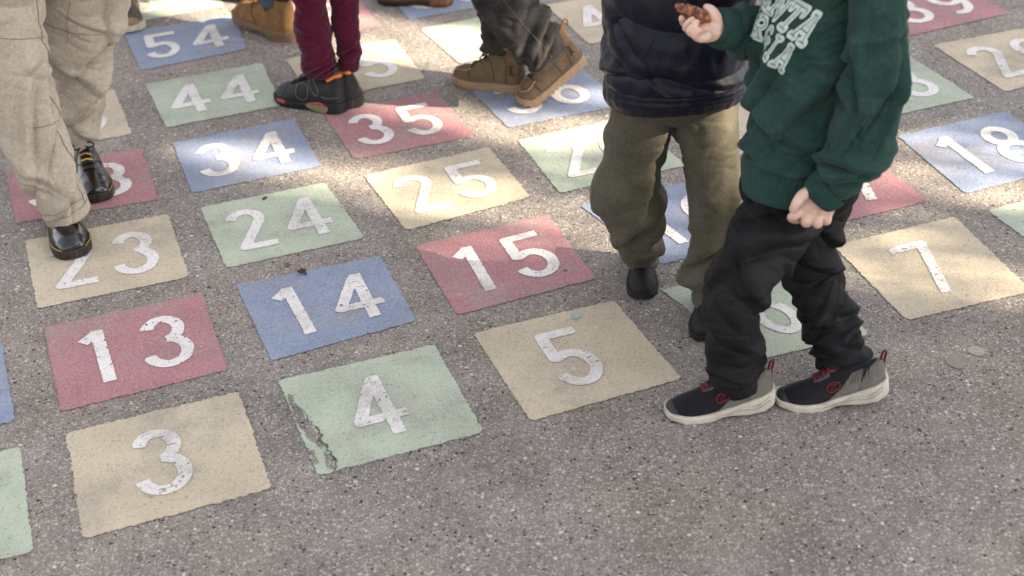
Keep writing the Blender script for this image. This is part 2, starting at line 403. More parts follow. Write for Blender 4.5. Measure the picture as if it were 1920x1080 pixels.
MEAS = {3:[(124,813),(448,735),(510,917),(155,1011)],13:[(82,615),(378,552),(428,694),(114,773)],14:[(442,535),(713,481),(781,602),(509,678)],
 4:[(522,715),(815,647),(907,811),(597,893)],5:[(887,626),(1151,564),(1278,711),(995,791)],15:[(778,462),(1027,404),(1119,523),(857,592)],
 24:[(375,390),(610,343),(684,447),(425,504)],34:[(324,269),(551,223),(603,312),(360,363)],44:[(273,159),(491,119),(530,198),(312,240)],
 25:[(682,330),(917,277),(995,370),(761,433)],35:[(606,213),(818,173),(889,256),(665,300)],23:[(47,452),(315,402),(355,520),(70,580)],
 33:[(10,320),(266,279),(298,375),(30,420)],7:[(1563,462),(1790,407),(1935,547),(1700,602)],18:[(1682,255),(1885,210),None,(1810,364)],
 26:[(970,264),None,None,(1050,363)],36:[(874,160),None,None,(953,241)],16:[(1087,386),None,None,(1240,497)],6:[(1240,545),None,(1630,628),(1420,676)],
 17:[None,None,(1742,378),None],29:[(1748,85),None,None,(1885,173)],39:[None,None,(1895,25),(1705,68)],47:[(1022,10),None,None,(1105,84)],
 45:[None,(740,74),(798,148),None],54:[(232,62),(440,28),(462,93),(265,133)],46:[(788,55),None,None,(862,120)],28:[None,None,(1828,184),None],
 2:[None,(38,838),(63,1035),None],55:[None,None,(716,50),None],56:[None,None,None,(768,38)]}
CNAME = ['yellow','green']; 
def sqcolor(n):
    r, c = n//10, n % 10
    return (('green','yellow') if r % 2 == 0 else ('blue','red'))[c % 2]
def corners(n):
    r, c = n//10, n % 10; base = []
    for sx, sy in ((-1,1),(1,1),(1,-1),(-1,-1)):
        base.append(grid(c+sx*SW/2, r+sy*SH/2/1.0))
    base = np.array(base); m = MEAS.get(n)
    if m:
        have = [k for k in range(4) if m[k]]; P = {k: gr(*m[k]) for k in have}
        off = np.mean([P[k]-base[k] for k in have], axis=0)
        base = np.array([P[k] if k in P else base[k]+off for k in range(4)])
    return base
def square_poly(c, seed, ragged=.0035):
    pts = []
    for a, b in ((c[3],c[2]),(c[2],c[1]),(c[1],c[0]),(c[0],c[3])):
        L = np.linalg.norm(b-a); n = int(L/.0035); t = (.006+.008*abs(float(vnoise(np.array([seed*1.7+a[0]*9, a[1]*9, 0]), 3))))/L; t = np.linspace(t, 1-t, n); e = (b-a)/L; nn = np.array([-e[1], e[0], 0])
        P = a+(b-a)*t[:,None]
        q = np.stack([P[:,0]*1.0, P[:,1]*1.0, np.full(n, seed*3.1)], 1)
        d = ragged*(.12*vnoise(q*16, seed)+.45*vnoise(q*75, seed+1)+.9*vnoise(q*190, seed+2))
        d = d*np.minimum(1, np.minimum(t, 1-t)*L/.02)
        pts.append(P+nn*d[:,None])
    return np.concatenate(pts)
HIDDEN_LABEL = {27:'beige yellow painted square mostly hidden behind child in green sweatshirt', 37:'red painted square mostly hidden behind child in navy jacket, only a corner showing',
 28:'pale green painted square showing beside the green sleeve, end of its white number visible', 17:'red painted square below the blue 18, end of a white numeral peeping out',
 6:'pale green painted square between the trouser legs of the child in black', 16:'blue painted square behind the legs in olive trousers',
 38:'blue painted square hidden behind the green sweatshirt', 47:'beige painted square with a faint white 4 left of the navy jacket', 8:'pale green painted square corner at right edge of the picture beyond the 7',
 12:'sliver of blue painted square at the left picture edge beside the red 13', 2:'pale green painted square cut off at lower left corner beside the yellow 3',
 33:'red painted square under the black boots with second digit 3 showing', 43:'faded beige square behind the khaki trousers with end of a 3 showing',
 55:'red painted square behind the maroon trousers', 53:'red painted square hidden behind the khaki trousers', 56:'blue painted square under the brown boots at top edge',
 46:'pale green painted square with a 4 left of the tan work boots', 64:'pale green painted square at top edge with the foot of a white 4',
 29:'beige painted square at right edge with a large white 2', 39:'red painted square at top right with white 39 cut by the picture edge',
 45:'beige painted square right of maroon trousers with a white 5', 57:'pale green painted square at top edge between grey jeans and navy jacket'}
GROUPSQ = 'numbered colour squares painted on the asphalt'
def number_square(n):
    c = corners(n)+np.array([0,0,.0022]); col = sqcolor(n)
    if n == 4:                                   # the crack crosses this one: paint is gone along its left edge
        pass
    P = square_poly(c, n, .0045 if n in (3,33,43) else .0032); k = len(P)
    o = build('painted_square', np.concatenate([P, P.mean(0)[None]]), [[i, (i+1) % k, k] for i in range(k)], PAINT[col], smooth=False)
    tag(o, HIDDEN_LABEL.get(n, f'{col if col!="green" else "pale green"} painted ground square bearing the white number {n}'), 'ground marking', GROUPSQ)
    cc = corners(n)+np.array([0,0,.0040])
    s = str(n)
    r = random.Random(n)
    for k, ch in enumerate(s):
        u0 = .475 if len(s) == 1 else (.275, .70)[k]
        v0 = .50; rot = r.uniform(-.03, .03)
        xs = np.linspace(-.2, .2, 84); ys = np.linspace(-.36, .36, 150)
        X, Y = np.meshgrid(xs, ys); Q = np.stack([X, Y], -1)
        Qr = np.stack([Q[...,0]*math.cos(rot)-Q[...,1]*math.sin(rot), Q[...,0]*math.sin(rot)+Q[...,1]*math.cos(rot)], -1)
        D = stroke_field(Qr, GLY[ch], .040)
        q = np.stack([X+n, Y+k*3, X*0+n*1.7], -1)
        D = D+.0016*vnoise(q*20, n)+.0026*vnoise(q*75, n+1)
        pit = vnoise(q*np.array([44,84,1]), n+7)
        D = np.maximum(D, (pit-(.64 if len(s) == 1 else .72))*.12)
        V2, F = field_mesh(D, xs, ys)
        P = bil(cc, u0+V2[:,0], v0+V2[:,1])
        build('numeral', P, F, WHITE, o, smooth=False)
    return o
for n in (2,3,4,5,6,7,8,12,13,14,15,16,17,18,23,24,25,26,27,28,29,33,34,35,36,37,39,43,44,45,46,47,53,54,55,56,57,64):
    number_square(n)

# crack beside the 4, with paint left in flakes on its far side
M_CRACK = m_plain('crack_dark', (.13,.12,.105), .95, .1, .4, 90)
M_EARTH = m_plain('crack_earth', (.20,.195,.165), .95, .1, .4, 90, .6)
def ribbon_ground(pts, wid, z, seed, n=90):
    P = np.array([gr(x, y) for x, y in pts]); P = smoothP(P, n); T = np.gradient(P, axis=0); T /= np.linalg.norm(T, axis=1)[:,None]
    N = np.stack([-T[:,1], T[:,0], T[:,0]*0], 1); t = np.linspace(0, 1, n)
    q = np.stack([t*40, t*0+seed, t*0], 1); w = np.interp(t, np.linspace(0,1,len(wid)), wid)*(1+.6*vnoise(q, seed))
    P = P+N*(.007*vnoise(q*.7, seed+3))[:,None]
    V = np.concatenate([P+N*w[:,None]*.5, P-N*w[:,None]*.5]); V[:,2] = z
    return V, [[i, i+1, n+i+1, n+i] for i in range(n-1)]
def ragged(px, z, amp=.004):
    P = np.array([gr(x, y, z) for x, y in px]); P = np.concatenate([P[i]+(P[(i+1)%len(P)]-P[i])*np.linspace(0,1,16,endpoint=False)[:,None] for i in range(len(P))])
    q = P*1.; P[:,:2] += amp*np.stack([vnoise(q*60, 1), vnoise(q*60, 2)], 1)+amp*np.stack([vnoise(q*170, 1), vnoise(q*170, 2)], 1); return P
w = MB()
for pl in ([(538,738),(548,742),(572,782),(598,818),(606,838),(600,842),(580,822),(566,808),(552,780)], [(574,838),(586,846),(598,866),(594,872),(582,862)], [(604,846),(616,852),(630,880),(626,886),(612,872)]):
    P = ragged(pl, .0031); w.add(P, [list(range(len(P)))])
o = w.build('worn_strip', M_ASPH, smooth=False); tag(o, kind='structure')
V, F = ribbon_ground([(556,764),(572,782),(590,802),(602,822),(611,842),(626,858),(631,884)], [.001,.002,.003,.0055,.004,.006,.003], .0052, 3)
o = build('crack', V, F, M_CRACK, smooth=False); tag(o, kind='structure')
def blob(name, px, py, r, mat, label, cat, z=.0045, sy=1., seed=0):
    c = gr(px, py, z); a = np.linspace(0, 6.283, 40, endpoint=False)
    d = 1+.18*vnoise(np.stack([np.cos(a)*1.5, np.sin(a)*1.5, a*0+seed], 1), seed)
    P = c+np.stack([r*d*np.cos(a), r*sy*d*np.sin(a), a*0], 1)
    return tag(build(name, P, [list(range(40))], mat, smooth=False), label, cat)
blob('paint_spot', 1080, 592, .0125, m_paint('spot_blue', (.26,.36,.42), .3), 'pale blue paint spot on the upper edge of the yellow 5', 'paint spot', sy=1.1)
blob('gum_stain', 1795, 678, .026, m_plain('gum_grey', (.27,.24,.215), .8, .2, .15, 60), 'brownish flattened gum stain on asphalt, lower of two right of the shoes', 'stain', .002, 1.2, 3)
blob('gum_stain', 1830, 657, .020, m_plain('gum_pale', (.37,.335,.315), .8, .2, .15, 60), 'paler flattened gum stain on asphalt below the yellow 7', 'stain', .002, 1.1, 5)
blob('paint_spot', 313, 39, .012, m_paint('spot_pink', (.5,.3,.33), .3), 'small pink paint spot above the blue 54', 'paint spot', .002, .8, 9)
# bits lying about
def leaf_scrap(px, py, size, mat, label, seed, curl=.5, h=.6):
    n = 14; u = np.linspace(-1, 1, n); X, Y = np.meshgrid(u, u); r = np.sqrt(X*X+Y*Y)+1e-6
    q = np.stack([X*1.2, Y*1.2, X*0+seed], -1); k = np.minimum(1, 1/np.maximum(np.abs(X), np.abs(Y)).clip(1e-6))
    x = X*np.sqrt(1-Y*Y/2); y = Y*np.sqrt(1-X*X/2); x = x*(1+.35*vnoise(q, seed)); y = y*.62*(1+.35*vnoise(q, seed+3))
    z = curl*(y*y*1.4+.35*vnoise(q*1.7, seed+5)+.2*vnoise(q*4, seed+6)); z = z-z.min()
    a = seed*1.3; c = gr(px, py, .004)
    V = np.stack([c[0]+size*(x*math.cos(a)-y*math.sin(a)), c[1]+size*(x*math.sin(a)+y*math.cos(a)), c[2]+size*h*z], -1).reshape(-1,3)
    F = [[j*n+i, j*n+i+1, (j+1)*n+i+1, (j+1)*n+i] for j in range(n-1) for i in range(n-1)]
    o = build('dry_leaf', V, F, mat); m = o.modifiers.new('t', 'SOLIDIFY'); m.thickness = .0012
    return tag(o, label, 'leaf')
leaf_scrap(567, 513, .0135, m_plain('leaf_dark', (.085,.03,.02), .6, .4, .5, 120), 'crumpled dark red dry leaf on the upper edge of the blue 14', 2, 1., 1.2)
leaf_scrap(539, 496, .011, m_plain('leaf_tan', (.26,.135,.075), .7, .3, .4, 120), 'small tan leaf scrap on the asphalt above the blue 14', 4, .5, .7)
leaf_scrap(497, 371, .010, m_plain('leaf_brown', (.10,.085,.06), .7, .3, .4, 120), 'thin dark leaf scrap lying on the upper part of the green 24', 6, .3, .4)
def pebble(px, py, r, mat, name, label, cat):
    bm = bmesh.new(); bmesh.ops.create_icosphere(bm, subdivisions=3, radius=1); c = gr(px, py, r*.4)
    for v in bm.verts:
        k = 1+.15*float(vnoise(np.array(v.co)*1.5, 3)); v.co = Vector((c[0]+v.co.x*r*k, c[1]+v.co.y*r*k*1.05, c[2]+v.co.z*r*.5*k))
    me = bpy.data.meshes.new(name); bm.to_mesh(me); bm.free(); me.materials.append(mat)
    for p in me.polygons: p.use_smooth = True
    o = bpy.data.objects.new(name, me); COL.objects.link(o); return tag(o, label, cat)
pebble(1060, 507, .0062, m_plain('pebble_green', (.09,.14,.085), .5, .4), 'pebble', 'small dark green pebble beside the 5 of the red 15', 'pebble')

# ------------------------------------------------------------------ people: generic builders
def pxnodes(L):                                 # (px, py, half width px, depth Y, ry metres or None)
    out = []
    for px, py, hw, Y, ry in L:
        p = at(px, py, Y); r = hw*mpp(p); out.append((p, r, ry if ry else r*.92))
    return out
SKIN = m_skin('skin')
M_HAIR = m_plain('hair_brown', (.05,.03,.018), .6, .4, .4, 60); M_EYE = m_plain('eye', (.05,.04,.035), .2, .5, .1)
class Shoe:
    """upper surface over (s heel->toe 0..1, f side->over->side 0..1), then placed on the ground"""
    def __init__(s, toe, heel_dir, L, prof, left, lift=0., toeup=0., z0=0., ball=.70, roll=0.):
        s.toe = np.array(toe, float); s.h = nrm([heel_dir[0], heel_dir[1], 0]); s.L = L; s.pr = prof; s.left = left
        s.lift = lift; s.tu = toeup; s.z0 = z0; s.ball = ball; s.roll = roll
    def width(s, q):                            # half widths (inner, outer), rounded at both ends
        q = np.clip(q, 0, 1); S = [0,.04,.12,.28,.45,.62,.74,.86,.95,1]
        wo = np.interp(q, S, [.40,.66,.84,.86,.86,1.0,1.06,1.0,.78,.5]); wi = np.interp(q, S, [.40,.66,.82,.76,.70,.86,.94,.84,.58,.36])
        endr = np.minimum(1, np.sqrt(np.clip(q/.03, 0, 1)*(2-np.clip(q/.03, 0, 1))))*np.sqrt(np.clip((1-q)/.03, 0, 1)*(2-np.clip((1-q)/.03, 0, 1)))
        W = s.pr['w']*endr; return wi*W, wo*W
    def local(s, x, y, z):                      # shoe space -> world (x forward from heel, y outwards, z up)
        x, y, z = np.broadcast_arrays(np.asarray(x, float), y, z)
        bx = s.ball*s.L; a = s.lift; X = x.copy(); Z = z.copy()
        if a:
            k = np.clip((bx+.03-x)/.06, 0, 1); k = k*k*(3-2*k); an = a*k
            dx = x-bx; X = bx+dx*np.cos(an)+z*np.sin(an); Z = -dx*np.sin(an)+z*np.cos(an)
            Z = np.where(k > 0, Z, z)
        if s.tu:
            dx = X-.12*s.L; X, Z = .12*s.L+dx*math.cos(s.tu)-Z*math.sin(s.tu), dx*math.sin(s.tu)+Z*math.cos(s.tu)
        if s.roll: y, Z = y*math.cos(s.roll)-Z*math.sin(s.roll), y*math.sin(s.roll)+Z*math.cos(s.roll)
        f = -s.h; side = np.array([-f[1], f[0], 0])*(1 if s.left else -1)
        return s.toe+f*(X-s.L)[...,None]+side*np.asarray(y)[...,None]+np.array([0,0,1.])*(Z+s.z0)[...,None]
    def up(s, q, f, off=0.):
        q, f = np.broadcast_arrays(np.asarray(q, float), np.asarray(f, float)); off = np.broadcast_to(off, q.shape)
        wi, wo = s.width(q); a = f*math.pi; c, n = np.cos(a), np.sin(a)
        e = np.interp(q, [0,.3,.5,.75,1], s.pr.get('e', [3.2,3.0,2.6,2.3,2.1]))
        k = (np.abs(c)**e+np.abs(n)**e)**(-1/e)
        zt = np.interp(q, s.pr['hs'], s.pr['h']); zb = np.interp(q, s.pr['bs'], s.pr['b'])
        hgt = np.maximum(zt-zb, .004)*(1 if 'flat' in s.pr else 1)
        up_ = n*k; nar = 1-s.pr.get('nar', .28)*np.clip(up_, 0, 1)**1.5
        w = np.where(c >= 0, wo, wi)*s.pr.get('upw', .96)
        y = c*k*(w+off)*nar; z = zb+up_*(hgt+off)
        x = q*s.L+np.interp(q, [0,.04,1], [-1,0,0])*0
        sh = s.pr.get('sh'); 
        x = x+np.where(q < .2, (.2-q)/.2*s.pr.get('hk', .006)*up_, 0)-off*np.interp(q, [0,.05,.95,1], [1,0,0,-1])
        return s.local(x, y, z)
    def upper_mesh(s, mb, m=0, nq=70, nf=40, q0=0, q1=1, f0=0, f1=1, off=0.):
        q = q0+(q1-q0)*(.5-.5*np.cos(np.linspace(0, math.pi, nq))); f = np.linspace(f0, f1, nf)
        G = s.up(q[:,None], f[None,:], off); V = G.reshape(-1,3)
        F = [[j*nf+i, j*nf+i+1, (j+1)*nf+i+1, (j+1)*nf+i] for j in range(nq-1) for i in range(nf-1)]
        mb.add(V, F, m)
    def patch(s, name, pts, mat, parent, off=.0016, n=14):
        """raised panel: four-sided (or polygon strip pair) in (s,f): two polylines a,b"""
        A, B = [smoothP(np.array([list(p)+[0] for p in L], float), n)[:,:2] for L in pts]
        k = np.linspace(0, 1, n); rows = []
        for j, t in enumerate(k):
            r = A*(1-t)+B*t; o = np.full(n, off); 
            if j in (0, n-1): o[:] = -.001
            o[0] = o[-1] = -.001; rows.append(s.up(r[:,0], r[:,1], o))
        V = np.array(rows).reshape(-1,3); F = [[j*n+i, j*n+i+1, (j+1)*n+i+1, (j+1)*n+i] for j in range(n-1) for i in range(n-1)]
        return build(name, V, F, mat, parent)
    def line(s, mb, pts, r=.0012, off=.001, n=24, m=0):
        P = smoothP(np.array([list(p)+[0] for p in pts], float), n); mb.add(*tube(s.up(P[:,0], P[:,1], off), r, 6), m)
    def sole(s, mb, zb, zt, grow=.0025, m=0, nq=90, lug=0., nl=16, flare=0., q1=1.):
        q = .5-.5*np.cos(np.linspace(0, math.pi, nq))
        wi, wo = s.width(q); ext = grow
        xs = q*s.L+np.interp(q, [0,.06,.94,1], [-ext,0,0,ext])
        zb_ = np.interp(q, *zb) if isinstance(zb, tuple) else np.full(nq, zb); zt_ = np.interp(q, *zt) if isinstance(zt, tuple) else np.full(nq, zt)
        if lug: zb_ = zb_+lug*(np.sin(q*nl*2*math.pi) > .2)
        rings = []
        for kz, gw in ((0,-.004),(0,-.0005),(.12,.0),(.5,flare*.6),(.88,flare),(1,flare-.0008),(1,-.004)):
            z = zb_*(1-kz)+zt_*kz
            o = np.concatenate([np.stack([xs, wo+(ext+gw)*np.minimum(1, wo/.012), z], 1), np.stack([xs, -wi-(ext+gw)*np.minimum(1, wi/.012), z], 1)[::-1]]); rings.append(o)
        n = len(rings[0]); V = np.concatenate(rings); V = s.local(V[:,0], V[:,1], V[:,2]); F = []
        for j in range(len(rings)-1):
            for i in range(n): F.append([j*n+i, j*n+(i+1)%n, (j+1)*n+(i+1)%n, (j+1)*n+i])
        h = n//2
        for i in range(h-1): F.append([i+1, i, n-1-i, n-2-i])
        b = (len(rings)-1)*n
        for i in range(h-1): F.append([b+i, b+i+1, b+n-2-i, b+n-1-i])
        mb.add(V, F, m)
    def laces(s, mb, qs, half=.10, r=.0022, off=.003, m=0, bow=True):
        for k, q in enumerate(qs):
            d = .018 if k % 2 else -.018
            for sg in (1, -1):
                P = [(q+sg*d*.6, .5-half), (q, .5), (q-sg*d*.6, .5+half)]; s.line(mb, P, r, off+.0015*(sg > 0), 12, m)
        if bow:
            c = s.up(qs[-1], .5, .006); f = -s.h; sd = np.array([-f[1], f[0], 0])
            for sg in (1, -1):
                mb.add(*tube(smoothP([c, c+sd*sg*.02+[0,0,.010]+f*.008, c+sd*sg*.034+[0,0,.002]+f*.014, c+sd*sg*.020-[0,0,.006]+f*.012, c+f*.003], 14), r, 6), m)
                mb.add(*tube(smoothP([c, c+sd*sg*.012+f*.016-[0,0,.003], c+sd*sg*.022+f*.03-[0,0,.016]], 8), r, 6), m)
def limb_parts(chain, n=9, m=14):               # chain of (point, radius) -> tube
    P = np.array([list(p)+[r] for p, r in chain]); S = crom(P, np.linspace(0, 1, m)); return tube(S[:,:3], S[:,3], n)
def hand_parts(H):
    """H: list of chains, each [(px,py,Y,radius m)...]"""
    return [limb_parts([(at(a, b, Y), r) for a, b, Y, r in ch], 10, 16) for ch in H]
def head_parts(c, f, s=1.):
    """skull, jaw, nose, ears, neck stub around head centre c facing f"""
    f = nrm([f[0], f[1], 0]); sd = np.array([-f[1], f[0], 0]); u = np.array([0,0,1.]); P = []
    P.append(tube(smoothP([c-f*.045*s+u*.035*s, c+u*.045*s, c+f*.04*s+u*.03*s], 8), np.array([.068,.076,.08,.081,.08,.076,.07,.062])*s, 16))
    P.append(limb_parts([(c+f*.02*s+u*.01*s, .062*s), (c+f*.045*s-u*.055*s, .047*s), (c+f*.055*s-u*.085*s, .03*s)], 14))
    P.append(limb_parts([(c+f*.088*s+u*.02*s, .007*s), (c+f*.104*s-u*.018*s, .012*s)], 8))
    for k in (1,-1): P.append(limb_parts([(c+sd*k*.074*s+u*.02*s, .012*s), (c+sd*k*.082*s-u*.002*s, .014*s), (c+sd*k*.074*s-u*.025*s, .009*s)], 8))
    P.append(limb_parts([(c-f*.015*s-u*.05*s, .045*s), (c-f*.03*s-u*.16*s, .047*s)], 14))
    for k in (1,-1): P.append(limb_parts([(c+f*.075*s+sd*k*.012*s-u*.048*s, .006*s), (c+f*.068*s+sd*k*.024*s-u*.047*s, .004*s)], 6))
    return P
def add_head(person, c, f, s=1., body=None):
    f = nrm([f[0], f[1], 0]); sd = np.array([-f[1], f[0], 0]); u = np.array([0,0,1.])
    V, F = remesh([tube(smoothP([c-f*.06*s-u*.03*s, c-f*.05*s+u*.05*s, c+u*.06*s, c+f*.045*s+u*.062*s], 10), np.linspace(.06,.07,10)*s, 14),
                   tube(smoothP([c-sd*.055*s+u*.0*s-f*.02*s, c-f*.02*s+u*.075*s, c+sd*.055*s-f*.02*s], 10), .045*s, 10)], .008, 3)
    V = V+(.004*vnoise(V*60, 4))[:,None]; build('hair', V, F, M_HAIR, person)
    for k in (1,-1): build('eye', *tube([c+f*.078*s+sd*k*.031*s+u*.008*s, c+f*.081*s+sd*k*.031*s+u*.008*s], .009*s, 10), M_EYE, person)
def straight_upper(person, hip, f, H, top_mat, body_extra=(), arms=True, hemz=None, leg=None):
    """upper body of somebody whose trunk is above the picture: coat, arms hanging, head"""
    f = nrm([f[0], f[1], 0]); sd = np.array([-f[1], f[0], 0]); u = np.array([0,0,1.]); hip = np.array([hip[0], hip[1], 0.]); k = H/1.75
    sh = hip+u*.80*H
    T = Loft([(sh+u*.045*k, .055*k, .06*k), (sh+u*.02*k, .12*k, .08*k), (sh-u*.05*k, .20*k, .115*k), (sh-u*.25*k, .20*k, .135*k), (sh-u*.48*k, .19*k, .14*k), (hip+u*(hemz or .47*H), .20*k, .145*k)])
    # face the right way: lofts are laid out for the viewer, so turn about the vertical axis
    V, F, uv = T.mesh(60, 48, wr(creases(10, 3, (.3,1), .7), .004, 9, 2)); a = math.atan2(f[1], f[0])+math.pi/2; R = _rz(a)
    V = (V-hip) @ R.T+hip
    mb = MB(); mb.add(V, F, 0, uv); parts = head_parts(sh+u*.155*H*.95, f, max(.92, .6+.4*k))
    for sg in (1,-1):
        s0 = sh-u*.045*k+sd*sg*.165*k; e0 = s0+sd*sg*.07*k-u*.29*k-f*.03*k; w0 = e0-u*.24*k+f*.06*k+sd*sg*.01
        L = Loft([(s0, .075*k, .08*k), (s0*.5+e0*.5, .068*k, .07*k), (e0, .06*k, .062*k), (e0*.4+w0*.6, .052*k, .052*k), (w0, .04*k, .04*k)])
        mb.add(*[x for x in L.mesh(50, 28, wr(creases(14, 5+sg, (.2,1), .5), .003, 10, 3))[:2]])
        parts += [limb_parts([(s0*.75+e0*.25, .034*k), (e0, .032*k), (w0, .024*k)]), limb_parts([(w0, .024*k), (w0-u*.05*k, .03*k), (w0-u*.085*k+f*.005, .026*k)])]
        for q in range(4):
            b = w0-u*.085*k+f*(.02-.014*q)*k; ln = (.075,.082,.078,.062)[q]*k
            parts.append(limb_parts([(b, .0095*k), (b-u*ln*.5+f*.004, .0085*k), (b-u*ln-sd*sg*.018*k, .0075*k)], 8, 8))
        b = w0-u*.03*k+f*.025*k; parts.append(limb_parts([(b, .013*k), (b+f*.022*k-u*.03*k, .011*k), (b+f*.026*k-u*.062*k, .009*k)], 8, 8))
    mb.build('jacket', top_mat, person)
    parts += [limb_parts([(sh, .06*k), (sh-u*.3*k, .12*k), (hip+u*.5*H, .12*k)])]+list(body_extra)
    V, F = remesh(parts, .007, 3); build('body', V, F, SKIN, person)
    add_head(person, sh+u*.155*H*.95, f, max(.92, .6+.4*k))

def trousers(person, legs, mat, name='trousers', extra=(), nth=120, nt=190, hem=.006):
    """legs: list of (Loft, displacement)"""
    mb = MB()
    for L, d in legs: mb.add(*[x for x in (lambda q: (q[0], q[1], 0, q[2]))(L.mesh(nt, nth, d, hem=hem))])
    for V, F in extra: mb.add(V, F)
    return mb.build(name, mat, person)
def leg_core(L): return limb_parts([(n[:3], min(n[3], n[4])*.58) for n in L.N[:-1]], 10, 24)
def surf_line(L, pts, r, disp=None, off=.0008, n=60):   # cord lying on a loft along (t, angle) points
    P = smoothP(np.array([list(p)+[0] for p in pts], float), n); return tube(L.pts(P[:,0], P[:,1], off, disp), r, 5)
def ell(c, r, n=20):
    bm = bmesh.new(); bmesh.ops.create_uvsphere(bm, u_segments=n, v_segments=n//2, radius=1)
    V = np.array([v.co[:] for v in bm.verts])*np.array(r)+np.array(c); F = [[v.index for v in f.verts] for f in bm.faces]; bm.free(); return V, F

# ------------------------------------------------------------------ child in green sweatshirt
M_BLKTR = m_cloth('black_trouser_cloth', (.0042,.0043,.0062), (.0115,.0112,.0130), 700, .72, .0, seams=[(.30,.0022,(.005,.005,.006),0,2)], patch=(4,.35,.7), bstr=.3, spec=.2)
M_GREEN = m_cloth('green_sweat_cloth', (.0155,.042,.037), (.029,.064,.056), 800, .95, .06, patch=(5,.3,.75))
M_GREENRIB = m_cloth('green_rib_cloth', (.015,.046,.040), (.024,.060,.052), 800, .95, .06)
M_LETTER = m_plain('letter_white', (.50,.56,.55), .8, .2, .12, 160, .4); M_LETTERIN = m_plain('letter_green_line', (.06,.24,.17), .9, .2, .2, 160)
def child_green():
    root = empty('person', gr(1440, 770), 'child in dark green lettered sweatshirt and black trousers walking left', 'person')
    cr = creases(30, 21, (.1,.8), .5, (.003,.009), (.010,.024), (.5,1.2), .09)
    front = Loft(pxnodes([(1490,352,78,3.02,.085),(1475,390,78,3.0,.088),(1442,440,76,2.96,.085),(1403,500,63,2.92,.072),(1383,560,55,2.91,.064),(1374,620,51,2.92,.058),(1373,672,49,2.93,.054),(1382,704,48,2.935,.052),(1388,726,42,2.935,.048)]))
    back = Loft(pxnodes([(1540,352,60,3.08,.085),(1532,400,58,3.08,.085),(1518,450,58,3.07,.082),(1524,510,54,3.06,.070),(1541,560,51,3.03,.062),(1555,610,49,3.01,.056),(1568,648,48,2.99,.053),(1571,670,48,2.985,.05),(1574,685,42,2.985,.046)]))
    ank = lambda s: creases(12, s, (.80,.985), .5, (.004,.009), (.008,.014), (.8,1.8), .035)
    d1 = wr(cr, .0022, 9, 1, ank(4)+[(1.9,.30,.10,1.1,.05,.010,.02),(1.2,.22,.14,1.0,.04,.009,0),(2.2,.16,.12,.9,.035,.007,0)])
    d2 = wr(creases(30, 33, (.1,.85), .5, (.003,.010), (.010,.024), (.5,1.2), .09), .0022, 9, 6, ank(9)+[(1.6,.35,-.10,1.0,.045,.010,0),(1.2,.55,.12,1.0,.045,.009,.02),(1.9,.68,.1,1.0,.035,.009,0)])
    hip = ell(at(1500,345,3.05), (.135,.11,.09))
    tr = trousers(root, [(front, d1), (back, d2)], M_BLKTR, extra=[hip])
    # sweatshirt
    torso = Loft(pxnodes([(1545,-190,34,3.02,.05),(1542,-160,66,3.02,.075),(1538,-110,96,3.02,.105),(1530,0,103,3.02,.118),(1518,100,106,3.01,.122),(1507,200,106,3.0,.122),(1500,270,107,2.99,.122),(1492,312,105,2.985,.122),(1488,330,99,2.98,.116),(1484,352,94,2.975,.108)]))
    hemcr = [(3.0,.86,.02,.5,.02,.012,.03),(2.3,.885,.02,.5,.018,.011,.03),(1.6,.88,.03,.5,.02,.012,.02),(1.0,.875,-.02,.5,.02,.011,.02),(.3,.88,.0,.5,.02,.010,.02)]
    dt = wr(creases(12, 8, (.45,.85), .7, (.003,.008), (.014,.03), (.4,.9), .08), .0045, 8, 4, hemcr+[(2.2,.74,-.05,.8,.03,.014,.0),(2.7,.60,.35,.35,.05,.014,0),(1.35,.55,.20,.5,.05,.014,0),(3.1,.5,.4,.3,.06,.013,0),(1.9,.66,.3,.4,.04,.010,0)])
    mb = MB(); q = torso.mesh(200, 150, dt); mb.add(q[0], q[1], 0, q[2])
    sl = Loft(pxnodes([(1590,-150,56,2.99,.07),(1622,-90,60,2.94,.075),(1640,-10,58,2.90,.072),(1645,60,59,2.88,.072),(1643,125,62,2.87,.074),(1630,200,65,2.86,.076),(1610,262,64,2.85,.075),(1590,305,58,2.845,.07),(1571,336,50,2.84,.06),(1556,352,40,2.84,.045),(1545,362,36,2.84,.040)]))
    ds = wr(creases(14, 12, (.3,.8), .55, (.003,.009), (.012,.026), (.4,1.0), .09), .004, 9, 8,
            [(1.9,.84,.03,1.2,.022,.014,.02),(1.2,.88,.04,1.2,.02,.014,.02),(2.4,.92,-.02,1.3,.018,.010,0),(.6,.80,.05,.9,.02,.012,.02),(1.4,.40,.01,1.1,.010,.005,0),(1.5,.58,.4,.3,.05,.014,0),(1.0,.62,.5,.25,.06,.015,0),(2.3,.52,-.3,.4,.06,.014,0),(1.9,.68,.45,.25,.05,.012,0)])
    q = sl.mesh(170, 100, ds, hem=0); mb.add(q[0], q[1], 0, q[2])
    ar = Loft(pxnodes([(1500,-150,50,3.10,.06),(1497,-70,50,3.16,.062),(1484,5,48,3.19,.062),(1455,52,46,3.17,.058),(1422,62,45,3.12,.056),(1392,60,46,3.075,.054),(1364,55,39,3.05,.046),(1350,52,34,3.04,.040)]))
    da = wr(creases(14, 15, (.4,.95), .45, (.003,.008), (.010,.018), (.6,1.3), .05), .003, 10, 9, [(1.6,.80,.02,1.6,.03,.010,0),(2.2,.89,.03,1.4,.025,.008,0)])
    q = ar.mesh(120, 80, da, hem=0); mb.add(q[0], q[1], 0, q[2])
    sw = mb.build('sweatshirt', M_GREEN, root)
